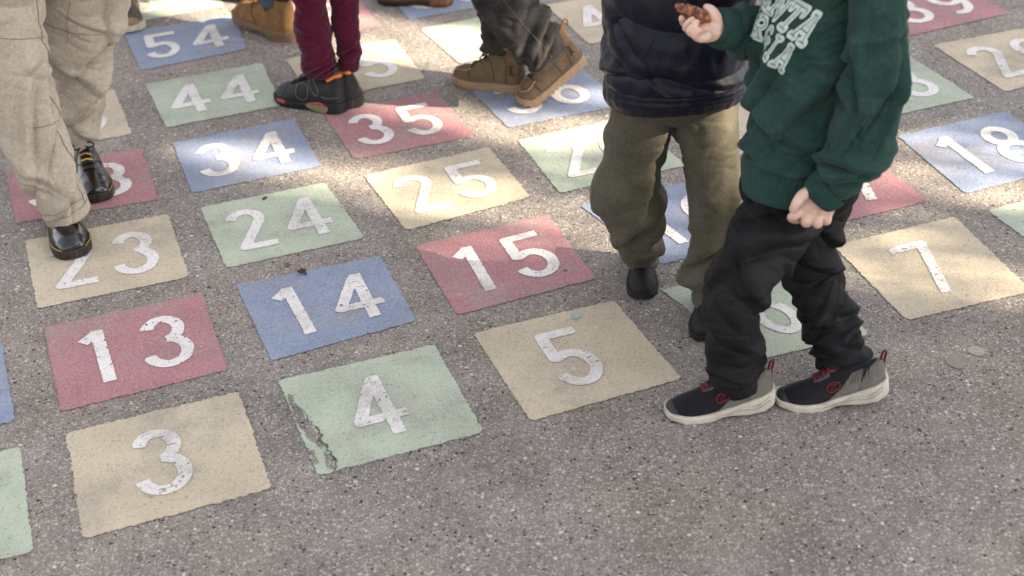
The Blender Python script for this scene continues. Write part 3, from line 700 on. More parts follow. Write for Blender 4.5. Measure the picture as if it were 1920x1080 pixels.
    # ribbed hem and cuffs
    def rib(nodes, seed):
        L = Loft(nodes); n = L.N[:,3].mean()*6.283/.0042
        return L.mesh(40, 220, lambda t, th, P: .0010*np.sin(th*round(n))+.0015*vnoise(P*30, seed)-.004*(2*t-1)**4)
    h = torso.N; e = [(h[-3][:3], h[-3][3]*.985, h[-3][4]*.985), (h[-2][:3], h[-2][3]*1.0, h[-2][4]), (h[-1][:3], h[-1][3]*1.0, h[-1][4]*1.0), (h[-1][:3]+(h[-1][:3]-h[-2][:3])*.75, h[-1][3]*.96, h[-1][4]*.98)]
    q = rib(e, 2); build('hem_band', q[0], q[1], M_GREENRIB, sw, uv=q[2])
    q = rib(pxnodes([(1560,349,41,2.84,.047),(1548,358,40,2.84,.044),(1538,367,38,2.84,.042),(1532,373,36,2.84,.040)]), 3); build('cuff', q[0], q[1], M_GREENRIB, sw, uv=q[2])
    q = rib(pxnodes([(1368,55,41,3.055,.046),(1355,54,38,3.045,.043),(1345,51,36,3.04,.041),(1339,50,34,3.035,.039)]), 4); build('cuff', q[0], q[1], M_GREENRIB, sw, uv=q[2])
    # varsity lettering across the chest, two lines
    G = {'A': [[(-.36,-.5),(-.05,.5)],[(.36,-.5),(.05,.5)],[(-.22,-.16),(.22,-.16)],[(-.5,-.5),(-.18,-.5)],[(.18,-.5),(.5,-.5)],[(-.2,.5),(.1,.5)]],
         'T': [[(0,-.5),(0,.5)],[(-.42,.5),(.42,.5)],[(-.42,.5),(-.42,.26)],[(.42,.5),(.42,.26)],[(-.18,-.5),(.18,-.5)]],
         'N': [[(-.32,-.5),(-.32,.5)],[(.32,-.5),(.32,.5)],[(-.32,.5),(.32,-.5)],[(-.48,-.5),(-.16,-.5)],[(.16,.5),(.48,.5)],[(-.46,.5),(-.3,.5)]],
         'L': [[(-.25,-.5),(-.25,.5)],[(-.42,.5),(-.08,.5)],[(-.42,-.5),(.38,-.5)],[(.38,-.5),(.38,-.24)]],
         'G': [arc(0,0,.38,.5,50,330,24), [(.08,-.06),(.45,-.06)],[(.34,-.06),(.34,-.5)]],
         'E': [[(-.25,-.5),(-.25,.5)],[(-.4,.5),(.36,.5)],[(-.4,-.5),(.36,-.5)],[(-.25,0),(.15,0)],[(.36,.5),(.36,.28)],[(.36,-.5),(.36,-.28)]],
         'O': [arc(0,0,.36,.5,0,360,30)],
         'R': [[(-.25,-.5),(-.25,.5)],[(-.42,.5),(.05,.5)]+arc(.05,.24,.28,.26,90,-90,14)+[(-.25,-.02)],[(.02,-.02),(.36,-.5)],[(-.42,-.5),(-.08,-.5)],[(.22,-.5),(.5,-.5)]],
         'I': [[(0,-.5),(0,.5)],[(-.2,.5),(.2,.5)],[(-.2,-.5),(.2,-.5)]]}
    Lt = torso.length()
    def locate(px, py):                          # torso coordinates under a photo pixel, on the side that faces us
        T, A = np.meshgrid(np.linspace(.15,.8,160), np.linspace(.3,3.0,200), indexing='ij'); q = proj(torso.pts(T, A)); k = np.argmin(((q-[px,py])**2).sum(-1))
        return T.ravel()[k], A.ravel()[k]
    def word(txt, px, py, hgt, wid, rot):
        tc, tha = locate(px, py); n = len(txt); cr_, sr_ = math.cos(rot), math.sin(rot)
        for i, ch in enumerate(txt):
            xs = np.linspace(-.72, .72, 50); ys = np.linspace(-.72, .72, 56); X, Y = np.meshgrid(xs, ys); Q = np.stack([X, Y], -1)
            for rad, off, mt, nm in ((.165,.0022,M_LETTER,'letter'),(.022,.0032,M_LETTERIN,'letter_outline')):
                V2, F = field_mesh(segdist(Q, G[ch])-rad, xs, ys); k = i-(n-1)
                x = k*wid*1.12+V2[:,0]*wid; y = V2[:,1]*hgt
                dx = x*cr_+y*sr_; dy = x*sr_-y*cr_
                build(nm, torso.pts(tc+dy/Lt, tha-dx/.112, off, dt), [f[::-1] for f in F], mt, sw)
    word('ATLANTA', 1513, 52, .066, .034, .50)
    word('GEORGIA', 1468, 108, .050, .026, .50)
    # body: hands, arms, legs, neck and head in one surface
    hl = hand_parts([[(1545,350,2.84,.021),(1536,365,2.84,.022),(1530,382,2.842,.021)],
        [(1532,368,2.845,.020),(1512,384,2.842,.0165),(1504,392,2.845,.012)], [(1534,368,2.842,.020),(1524,390,2.838,.0155),(1519,399,2.842,.0125)],
        [(1540,370,2.842,.020),(1540,393,2.842,.0145),(1537,402,2.845,.012)], [(1548,372,2.848,.018),(1554,392,2.85,.0135),(1553,399,2.85,.011)],
        [(1504,390,2.842,.0118),(1491,403,2.838,.0108),(1484,408,2.85,.0098),(1494,412,2.868,.009),(1508,408,2.876,.008)],
        [(1519,398,2.838,.0118),(1511,413,2.832,.0110),(1512,418,2.848,.0105),(1520,414,2.87,.009),(1526,406,2.878,.008)],
        [(1538,401,2.842,.0112),(1531,416,2.836,.0106),(1533,420,2.852,.010),(1538,415,2.872,.009),(1541,406,2.878,.008)],
        [(1554,398,2.85,.0105),(1549,411,2.846,.0096),(1550,415,2.858,.009),(1553,410,2.874,.008),(1555,403,2.88,.007)],
        [(1524,358,2.836,.014),(1505,366,2.826,.0125),(1494,380,2.82,.0108),(1487,393,2.824,.0088)]])
    hr = hand_parts([[(1362,53,3.05,.021),(1348,52,3.04,.022),(1334,55,3.035,.023)], [(1340,58,3.03,.022),(1322,62,3.02,.021)], [(1340,50,3.05,.020),(1318,52,3.06,.018)],
        [(1324,50,3.06,.012),(1300,48,3.065,.0095),(1284,44,3.06,.0088),(1279,34,3.045,.0078)],
        [(1322,56,3.035,.012),(1302,57,3.03,.0100),(1287,52,3.02,.0092),(1292,43,3.015,.0084),(1298,37,3.02,.0074)],
        [(1322,62,3.015,.012),(1308,65,3.005,.0100),(1294,59,2.995,.0092),(1301,49,2.99,.0084),(1306,42,2.995,.0074)],
        [(1326,68,3.0,.012),(1314,72,2.99,.0095),(1303,66,2.982,.0086),(1309,57,2.98,.0076)],
        [(1346,46,3.03,.014),(1341,30,3.03,.0125),(1333,19,3.035,.0108),(1325,14,3.045,.0085)]])
    parts_h = remesh(hl, .0020, 4), remesh(hr, .0020, 4)
    sh = at(1542,-150,3.02)
    head_c = at(1535,-150,3.02)+np.array([-.03,0,.17])
    arms = [limb_parts([(at(1590,-140,2.99), .04), (at(1643,120,2.87), .034), (at(1545,352,2.84), .020)]), limb_parts([(at(1500,-140,3.1), .04), (at(1484,5,3.19), .033), (at(1455,52,3.17), .03), (at(1362,53,3.05), .020)])]
    legs = [leg_core(front), leg_core(back)]
    V, F = remesh(head_parts(head_c, (-1,-.35), .95)+arms+legs+[limb_parts([(sh, .05), (at(1515,100,3.01), .085), (at(1490,340,3.0), .09)])], .007, 3)
    mb = MB(); mb.add(V, F); mb.add(*parts_h[0]); mb.add(*parts_h[1]); body = mb.build('body', SKIN, root)
    add_head(root, head_c, (-1,-.35), .95)
    # running shoes
    mU = m_cloth('shoe_mesh_black', (.008,.008,.011), (.015,.015,.020), 1400, .75, .1, bstr=.5); mG = m_plain('shoe_grey', (.125,.114,.10), .7, .3, .15, 60); mR = m_plain('shoe_red', (.11,.010,.019), .6, .3, .2, 90)
    mS = m_plain('midsole_white', (.52,.475,.41), .6, .35, .10, 50, .3); mDk = m_plain('shoe_dark_grey', (.05,.05,.055), .6, .3, .2, 60); mO = m_plain('outsole_dark', (.30,.27,.23), .8, .2, .2, 60)
    mSock = m_cloth('sock_pale', (.42,.48,.62), (.55,.6,.7), 500)
    prof = dict(w=.0415, hs=[0,.06,.22,.36,.5,.62,.75,.88,.96,1], h=[.088,.092,.084,.083,.083,.072,.058,.047,.037,.02], bs=[0,.2,.5,.8,1], b=[.034,.030,.022,.017,.018], e=[2.8,2.7,2.4,2.2,2.1], nar=.34, hk=.004)
    for nm, toe, heel, left, lift, tu, lg in (('A', gr(1249,778), gr(1449,757), True, .05, 0., front), ('B', gr(1456,757), gr(1663,747), False, .13, 0., back)):
        d = heel-toe; S = Shoe(toe+np.array([0,.0,0]), d, np.linalg.norm(d[:2])*1.0, prof, left, lift, tu, ball=.62)
        mb = MB(); S.upper_mesh(mb, 0); o = mb.build('shoe', mU, root)
        mb = MB(); zt = ([0,.03,.10,.25,.42,.6,.8,.95,1],[.046,.051,.046,.036,.026,.020,.018,.022,.024]); zb = ([0,.05,.12,.28,.42,.5,.6,.85,1],[.017,.008,.002,.000,.005,.005,0,0,.010])
        S.sole(mb, zb, zt, .0045, 0, flare=.002); mid = mb.build('sole', mS, o)
        mb = MB(); 
        for f in (0,1):
            for z in range(3): pass
        for sgn in (1,-1):
            for z0, z1, za in ((.012,.022,.028),(.010,.014,.018)):
                q = np.linspace(.06,.6,30); wi, wo = S.width(q); y = (wo if sgn > 0 else -wi)+sgn*.0070
                zz = np.interp(q, [.06,.2,.33,.45,.6], [za+.012, z1, za, z0, za-.006]); mb.add(*tube(S.local(q*S.L, y, zz), .0013, 5))
        mb.build('sole_groove', m_plain('groove_shade', (.42,.38,.32), .7, .3), mid)
        S.patch('heel_panel', ([(.0,.0),(.0,.25),(.0,.5),(.0,.75),(.0,1)], [(.30,.0),(.22,.20),(.05,.5),(.22,.80),(.30,1)]), mG, o, .0022, 24)
        for a, b in (((.28,.04),(.14,.40)),): 
            S.patch('side_panel', ([(.28,.0),(.22,.22),(.20,.36)], [(.56,.0),(.44,.10),(.30,.30)]), mG, o, .0018); S.patch('side_panel', ([(.28,1),(.22,.78),(.20,.64)], [(.56,1),(.44,.90),(.30,.70)]), mG, o, .0018)
        mb = MB()
        for k in range(6):
            for sg in (0,1):
                f = lambda v: v if sg == 0 else 1-v
                S.line(mb, [(.13+.032*k, f(.36-.02*k)), (.17+.033*k, f(.20-.01*k))], .0011, .0022, 8)
        mb.build('heel_stripe', mDk, o)
        S.patch('lace_panel', ([(.50,.30),(.58,.30),(.68,.34)], [(.50,.70),(.58,.70),(.68,.66)]), mDk, o, .002)
        S.patch('toe_cap', ([(.90,.0),(.93,.25),(.94,.5),(.93,.75),(.90,1)], [(1,.0),(1,.25),(1,.5),(1,.75),(1,1)]), m_plain('toe_dark', (.017,.018,.026), .5, .4), o, .002)
        mb = MB(); S.laces(mb, [.66,.61,.56,.51], .12, .0026, .0035, bow=False); mb.build('laces', mR, o)
        S.patch('tongue', ([(.44,.40),(.50,.38),(.56,.38)], [(.44,.60),(.50,.62),(.56,.62)]), mR, o, .004)
        mb = MB(); out = .05 if left else .95
        f = (lambda v: v) if True else None
        for sf in (0, 1):
            g = (lambda v: v) if sf == 0 else (lambda v: 1-v)
            P = [(.49+.062*math.cos(a), g(.155+.055*math.sin(a))) for a in np.linspace(0, 6.283, 18)]; S.line(mb, P, .0019, .002, 30)
            P = [(.53,g(.19)),(.49,g(.185)),(.455,g(.175)),(.49,g(.157)),(.52,g(.140)),(.49,g(.125)),(.45,g(.122))]; S.line(mb, P, .0013, .002, 24)
        mb.build('side_badge', mR, o)
        c = S.up(.0, .5, .0); u = np.array([0,0,1.]); fh = S.h
        mb = MB(); mb.add(*tube(smoothP([c-u*.03+fh*.002, c+fh*.003, c+u*.022+fh*.006, c+u*.026+fh*.001, c+u*.010-fh*.004, c-u*.006-fh*.004], 20), .0030, 7)); mb.build('pull_tab', mR, o)
        an = lg.N[-1][:3]
        mb = MB(); mb.add(*limb_parts([(an+u*.04, .028), (an, .029), (S.up(.22, .5, -.045), .024)], 16)); mb.build('sock', mSock, root)
    # food in the right hand
    return root
child_green()
def food():
    V = []; F = []
    P = smoothP([at(1268,11,3.05), at(1283,17,3.045), at(1300,24,3.04), at(1316,29,3.03), at(1328,32,3.03)], 14)
    V, F = remesh([tube(P, np.array([.005,.008,.010,.011,.012,.012,.013,.013,.014,.014,.014,.013,.011,.008]), 10), limb_parts([(at(1326,20,3.035), .006), (at(1322,34,3.03), .011), (at(1318,40,3.03), .008)]), limb_parts([(at(1290,14,3.05),.005),(at(1308,18,3.045),.007)])], .0018, 2)
    V = V+.0032*np.stack([vnoise(V*170, 1), vnoise(V*170, 2), vnoise(V*170, 3)], 1)
    m, nt, b = newmat('baked_food'); O = nt.nodes.new('ShaderNodeTexCoord').outputs['Object']
    link(nt, ramp(nt, noise(nt, O, 70, 4), [(.35,(.05,.012,.008)), (.5,(.17,.05,.02)), (.68,(.38,.16,.05))]), b.inputs['Base Color']); b.inputs['Roughness'].default_value = .4
    o = build('piece_of_food', V, F, m); tag(o, 'reddish brown piece of food held in the raised fingers of the green sweatshirt child', 'food')
food()

# ------------------------------------------------------------------ boots
def boot(root, toe, heel_dir, L, left, up, solem, w=.045, shaft=.13, instep=.085, toeh=.055, lift=0., ball=.7, tu=0., z0=0., lug=0., heelblock=True, lace=None, welt=None, eye=None, nar=.30, name='boot', midm=None, nq=4, sole_h=.026, roll=0.):
    prof = dict(w=w, hs=[0,.1,.28,.36,.44,.54,.64,.76,.88,.96,1], h=[shaft,shaft,shaft,shaft*.97,instep+.022,instep,instep*.83,toeh+.006,toeh,toeh*.8,sole_h+.012], bs=[0,.2,.5,.8,1], b=[sole_h+.006,sole_h+.003,sole_h,sole_h-.003,sole_h-.001], e=[2.8,2.7,2.4,2.35,2.3], nar=nar, hk=.008)
    S = Shoe(toe, heel_dir, L, prof, left, lift, tu, z0, ball, roll)
    mb = MB(); S.upper_mesh(mb, 0, 90, 48); o = mb.build(name, up, root)
    mb = MB(); zb = ([0,.02,.28,.33,.5,.6,.9,1],[0,0,0,.009,.009,0,0,.008]) if heelblock else ([0,.9,1],[0,0,.006])
    zt = ([0,.3,.6,1],[sole_h+.008,sole_h+.002,sole_h-.003,sole_h])
    S.sole(mb, zb, zt, .005, 0, 120, lug, 15, .001); mb.build('sole', solem, o)
    if welt:
        mb = MB()
        for sg in (1,-1):
            n = 60
            for k in range(n):
                q = np.linspace(.02+.96*k/n, .02+.96*(k+.62)/n, 4); wi, wo = S.width(q); y = (wo if sg > 0 else -wi)+sg*.0042
                mb.add(*tube(S.local(q*L+np.interp(q,[0,.06,.94,1],[-.003,0,0,.003]), y, np.interp(q, zt[0], zt[1])+.0012), .0011, 5))
        mb.build('welt_stitching', welt, o)
    if lace:
        mb = MB(); S.laces(mb, np.linspace(.70, .46, nq), .13, .0024, .003, bow=True); mb.build('laces', lace, o)
    if eye:
        for q in np.linspace(.69, .45, nq):
            for f in (.36, .64):
                c = S.up(q, f, .0015); n = nrm(S.up(q, f, .01)-S.up(q, f, 0.)); a = nrm(np.cross(n, [0,0,1])); b = np.cross(n, a)
                P = [c+.0042*(a*math.cos(t)+b*math.sin(t)) for t in np.linspace(0, 6.283, 13)]; build('eyelet', *tube(P, .0013, 6, False), eye, o)
    return S, o
def collar(S, o, mat, q0=.0, q1=.42, r=.007, z=.0):
    mb = MB(); q = np.concatenate([np.linspace(q1, .02, 14), np.linspace(.02, q1, 14)]); f = np.concatenate([np.full(14, .36), np.full(14, .64)])
    f[10:18] = np.linspace(.38, .62, 8); P = S.up(q, f, .001+z); mb.add(*tube(smoothP(P, 50), r, 8)); return mb.build('collar', mat, o)

# ------------------------------------------------------------------ child in navy jacket
M_OLIVE = m_cloth('olive_trouser_cloth', (.070,.063,.046), (.104,.094,.070), 650, .85, .06, seams=[(.985,.0016,(.16,.15,.12),0,2),(.50,.0016,(.16,.15,.12),0,2)], patch=(3.5,.3,.75), bstr=.3)
M_STITCH = m_plain('pale_stitching', (.24,.225,.19), .9, .2, .2, 200)
M_NAVY = m_cloth('navy_nylon', (.0026,.0036,.011), (.005,.0068,.019), 500, .42, .02, patch=(5,.35,.7), bstr=.1, spec=.22)
M_BLACKBOOT = m_plain('black_boot_leather', (.010,.010,.011), .72, .3, .3, 50, .3); M_BLACKRUB = m_plain('black_rubber', (.014,.013,.013), .75, .3, .3, 60)
def child_navy():
    root = empty('person', gr(1265, 560), 'child in navy quilted jacket and olive trousers walking towards the viewer', 'person')
    A = Loft(pxnodes([(1215,130,70,3.43,.10),(1207,190,66,3.43,.095),(1200,245,62,3.42,.09),(1187,300,60,3.41,.085),(1178,350,63,3.41,.085),(1186,398,50,3.44,.07),(1190,438,46,3.48,.064),(1200,466,36,3.52,.052),(1205,488,32,3.54,.048)]))
    B = Loft(pxnodes([(1318,130,72,3.43,.10),(1322,190,67,3.42,.095),(1326,260,58,3.39,.09),(1331,330,51,3.36,.08),(1336,400,48,3.33,.072),(1336,460,46,3.32,.068),(1330,508,52,3.32,.066),(1327,535,43,3.325,.056),(1331,566,29,3.33,.046)]))
    dA = wr(creases(16, 41, (.2,.7), .6, (.002,.006), (.014,.03), (.4,1.0), .09), .0024, 8, 2, [(1.3,.58,.05,1.0,.04,.016,.05),(2.4,.66,-.06,.9,.035,.016,.03),(.6,.70,.04,1.0,.03,.014,0),(1.8,.80,-.06,1.2,.026,.013,.02),(1.0,.86,.05,1.1,.022,.011,0),(2.6,.88,.03,.9,.02,.009,0),(1.6,.94,.02,1.6,.016,.008,0),(.1,.62,.1,.7,.04,.012,0),(3.0,.55,-.1,.7,.045,.012,0)])
    dB = wr(creases(14, 43, (.2,.75), .65, (.002,.006), (.014,.03), (.4,1.0), .09), .0024, 8, 3, [(.6,.45,.5,.22,.09,.010,0),(.9,.62,.45,.22,.09,.011,0),(2.2,.72,.10,.9,.03,.012,.02),(1.2,.78,.08,.9,.028,.012,.0),(2.7,.86,.06,1.0,.03,.013,0),(1.4,.90,-.05,1.3,.024,.012,.02),(1.9,.955,.02,1.6,.014,.008,0),(.3,.83,.1,.8,.03,.010,0)])
    o = trousers(root, [(A, dA), (B, dB)], M_OLIVE, extra=[ell(at(1265,170,3.425), (.150,.10,.085))], hem=.005)
    for L, d in ((A, dA), (B, dB)):
        mb = MB()
        for th in (3.02, .1): mb.add(*surf_line(L, [(t, th+.1*math.sin(t*6)) for t in np.linspace(.2,.96,20)], .0009, d, .0006, 120))
        for t in (.962, .967): mb.add(*surf_line(L, [(t, a) for a in np.linspace(.02,3.2,20)], .0008, d, .0006, 60))
        mb.build('stitching', M_STITCH, o)
    # quilted jacket
    J = Loft(pxnodes([(1290,-260,50,3.43,.07),(1288,-225,90,3.43,.09),(1285,-170,138,3.43,.125),(1276,-80,138,3.43,.15),(1272,0,132,3.42,.158),(1268,80,131,3.42,.160),(1265,130,131,3.42,.162),(1265,165,131,3.415,.160),(1266,186,126,3.41,.150)]))
    def quilt(t, th, P):
        s = (t*5.2+.22*np.sin(th-1.9)+.10*np.sin(2*th+.5)); f = np.abs(2*(s-np.floor(s))-1)
        puff = .013*(1-f**3.0)*np.clip((.93-t)/.05, 0, 1)+.009*(t > .9)*np.sin(np.clip((t-.9)/.1, 0, 1)*math.pi)**.7
        wri = .0028*fbm(np.stack([th*7, t*9, th*0], 1), 2, 3)*1.0+.0022*np.abs(vnoise(np.stack([th*14+3*t, t*34, t*0], 1), 8))*(f**1.2)
        return puff+wri+.006*vnoise(P*5, 1)
    mb = MB(); q = J.mesh(240, 190, wr([(2.35,.70,.42,.5,.018,-.014,0),(1.0,.80,-.1,.7,.03,.006,0),(2.7,.86,.12,.6,.02,.008,0)], 0), hem=0)
    dd = wr([(2.42,.66,-.30,.42,.014,-.012,0),(1.2,.80,-.08,.7,.03,.006,0),(2.75,.82,.10,.5,.02,.008,0)], 0)
    q = J.mesh(240, 190, lambda t, th, P: quilt(t, th, P)+dd(t, th, P), hem=.012); mb.add(q[0], q[1], 0, q[2])
    S = Loft(pxnodes([(1195,-190,52,3.42,.07),(1186,-120,50,3.40,.075),(1180,-40,43,3.40,.07),(1176,30,38,3.385,.062),(1184,80,36,3.35,.055),(1205,116,32,3.315,.045),(1236,138,20,3.33,.03)]))
    def qs(t, th, P):
        s = t*6.; f = np.abs(2*(s-np.floor(s))-1); return .008*(1-f**3)+.003*fbm(P*16, 2, 6)+.003*np.abs(vnoise(np.stack([th*9, t*30, t*0], 1), 4))*f
    q = S.mesh(130, 70, qs, hem=0); mb.add(q[0], q[1], 0, q[2])
    S2 = Loft(pxnodes([(1378,-200,48,3.44,.07),(1420,-130,44,3.38,.065),(1455,-75,38,3.30,.055),(1448,-40,32,3.24,.045)])); q = S2.mesh(60, 50, qs, hem=.006); mb.add(q[0], q[1], 0, q[2])
    jk = mb.build('jacket', M_NAVY, root)
    mb = MB(); mb.add(*surf_line(J, [(.62,1.98),(.70,2.12),(.76,2.26)], .0022, lambda t, th, P: quilt(t, th, P), .001)); mb.build('pocket_zip', M_BLACKRUB, jk)
    # body
    c = at(1283,-250,3.40)+np.array([0,-.02,.14]); f = (0.05,-1)
    parts = head_parts(c, f, .95)+[leg_core(A), leg_core(B), limb_parts([(J.N[1][:3], .06), (J.N[4][:3], .11), (J.N[5][:3], .09)]), limb_parts([(at(1195,-180,3.42), .04), (at(1178,20,3.38), .030), (at(1222,130,3.33), .022)]),
             limb_parts([(at(1378,-190,3.44), .04), (at(1455,-75,3.30), .03), (at(1446,-38,3.24), .02)])]
    V, F = remesh(parts, .007, 3)
    hd = hand_parts([[(1448,-45,3.25,.02),(1444,-28,3.22,.022),(1441,-14,3.21,.02)], [(1438,-18,3.21,.010),(1434,-4,3.20,.009),(1434,8,3.195,.0078)], [(1442,-16,3.21,.010),(1441,-2,3.20,.0095),(1438,7,3.19,.008)],
        [(1448,-16,3.215,.010),(1449,-3,3.21,.009),(1446,5,3.2,.0078)], [(1453,-18,3.22,.009),(1456,-7,3.22,.008),(1454,0,3.21,.007)], [(1438,-32,3.21,.012),(1428,-22,3.2,.0105),(1424,-10,3.2,.009)]])
    mb = MB(); mb.add(V, F); mb.add(*remesh(hd, .0026, 5)); mb.build('body', SKIN, root); add_head(root, c, f, .95)
    for toe, hd_, left in ((gr(1207,563), gr(1206,470)-gr(1208,560), False), (gr(1317,642), gr(1330,560)-gr(1317,642), True)):
        S_, o_ = boot(root, toe, hd_, .225, left, M_BLACKBOOT, M_BLACKRUB, w=.037, shaft=.13, instep=.078, toeh=.052, heelblock=False, lace=M_BLACKRUB, sole_h=.02)
child_navy()

# ------------------------------------------------------------------ child in faded black jeans and tan work boots
M_JEAN = m_cloth('faded_black_denim', (.022,.021,.021), (.062,.058,.055), 900, .9, .05, patch=(6.,.36,.80), bstr=.4)
M_TANB = m_plain('tan_nubuck', (.145,.097,.06), .85, .25, .18, 45, .25); M_GUM = m_plain('gum_sole', (.34,.22,.13), .7, .35, .12, 60, .2)
M_BRN = m_plain('brown_lace', (.06,.028,.016), .8, .3, .3, 90); M_SEAM = m_plain('dark_seam', (.055,.032,.018), .9, .2, .3, 90); M_EYEL = m_plain('eyelet_metal', (.35,.27,.16), .4, .5, .2, 90, .1, 0., .8)
M_PIPE = m_plain('tan_piping', (.36,.245,.15), .8, .3, .15, 60); M_COAT = m_cloth('dark_coat_cloth', (.02,.022,.03), None, 600); M_ORTAN = m_plain('rust_lining', (.23,.095,.035), .85, .25, .2, 50)
def child_jeans():
    root = empty('person', gr(985, 190), 'child in faded grey black jeans and tan work boots, one heel lifted', 'person')
    N = Loft(pxnodes([(872,-190,72,4.75,.10),(893,-120,70,4.72,.10),(925,-45,66,4.68,.092),(948,0,60,4.65,.084),(975,42,54,4.63,.076),(1000,75,50,4.615,.070),(1016,94,47,4.61,.064),(1027,109,42,4.61,.056)]))
    Fr = Loft(pxnodes([(905,-190,60,4.86,.09),(912,-110,56,4.86,.088),(925,-40,50,4.85,.08),(936,20,42,4.83,.07),(939,60,40,4.82,.066),(938,82,42,4.815,.066),(936,97,40,4.81,.06)]))
    dN = wr(creases(20, 51, (.3,.95), .6, (.003,.008), (.012,.026), (.4,1.0), .10), .005, 9, 2, [(.7,.80,.05,.9,.03,.018,.03),(.3,.90,-.05,.8,.025,.014,0),(1.6,.93,.05,1.2,.02,.010,0),(2.5,.85,.08,.8,.03,.010,0)])
    dF = wr(creases(16, 53, (.3,.98), .55, (.003,.008), (.012,.024), (.5,1.2), .08), .005, 9, 3)
    o = trousers(root, [(N, dN), (Fr, dF)], M_JEAN, extra=[ell(at(888,-190,4.80), (.14,.11,.10))])
    mb = MB(); mb.add(*surf_line(N, [(.25,1.9),(.5,1.75),(.75,1.6),(.97,1.5)], .0009, dN, .0008, 120)); mb.build('side_seam', m_plain('seam_pale', (.11,.10,.095), .9, .2, .2, 90), o)
    mb = MB(); mb.add(*surf_line(N, [(.955,a) for a in np.linspace(0,3.14,20)], .0012, dN, .0006, 60)); mb.build('hem_stitching', M_SEAM, o)
    straight_upper(root, ((N.N[0][0]+Fr.N[0][0])/2, 4.80), (-1,.1), 1.38, M_COAT, [leg_core(N), leg_core(Fr)])
    for toe, d, left, lift, ball, L in ((gr(853,152), gr(985,170)-gr(856,150), False, 0., .7, .262), (gr(974,197), np.array([1.,.48,0]), True, R_(25), .90, .262)):
        S, b = boot(root, toe, d, L, left, M_TANB, M_GUM, w=.047, shaft=.150, instep=.100, toeh=.062, lift=lift, ball=ball, lug=.0045, heelblock=False, lace=M_BRN, eye=M_EYEL, sole_h=.030, nq=4)
        collar(S, b, M_ORTAN)
        mb = MB()                                  # moccasin toe seam
        S.line(mb, [(.70,.27),(.80,.25),(.90,.28),(.955,.36),(.97,.5),(.955,.64),(.90,.72),(.80,.75),(.70,.73)], .0022, .0018, 60); mb.build('toe_seam', M_PIPE, b)
        mb = MB(); S.line(mb, [(.73,.26),(.725,.13),(.70,.02)], .0011, .0008); S.line(mb, [(.73,.74),(.725,.87),(.70,.98)], .0011, .0008); S.line(mb, [(.70,.28),(.71,.5),(.70,.72)], .0022, .0025)
        for f in ((lambda v: v), (lambda v: 1-v)):
            S.line(mb, [(.52,f(.33)),(.42,f(.22)),(.36,f(.02))], .0010, .0008); S.line(mb, [(.42,f(.36)),(.30,f(.26)),(.20,f(.20)),(.20,f(.02))], .0010, .0008)
        mb.build('stitching', M_SEAM, b)
        for f in ((lambda v: v), (lambda v: 1-v)):    # two letters on the heel quarter
            mb = MB(); base = (.115, .13)
            # D with a C turned against it
            sx, sf = .055, .085
            def at2(x, y, f=f): return (base[0]+(-x)*sx, f(base[1]+y*sf))
            S.line(mb, [at2(-.55,-.5),at2(-.55,.5),at2(-.2,.42),at2(-.05,0),at2(-.2,-.42),at2(-.55,-.5)], .0013, .0010, 40)
            S.line(mb, [at2(.65,.42),at2(.3,.45),at2(.12,0),at2(.3,-.45),at2(.65,-.42)], .0013, .0010, 30)
            mb.build('heel_mark', M_SEAM, b)
        mb = MB(); c = S.up(.02, .5, .004); mb.add(*tube(smoothP([c, c+np.array([.005,0,.018]), c+S.h*.018+np.array([0,0,.016]), c+S.h*.022-np.array([0,0,.004])], 16), .0032, 7)); mb.build('pull_loop', M_ORTAN, b)
child_jeans()

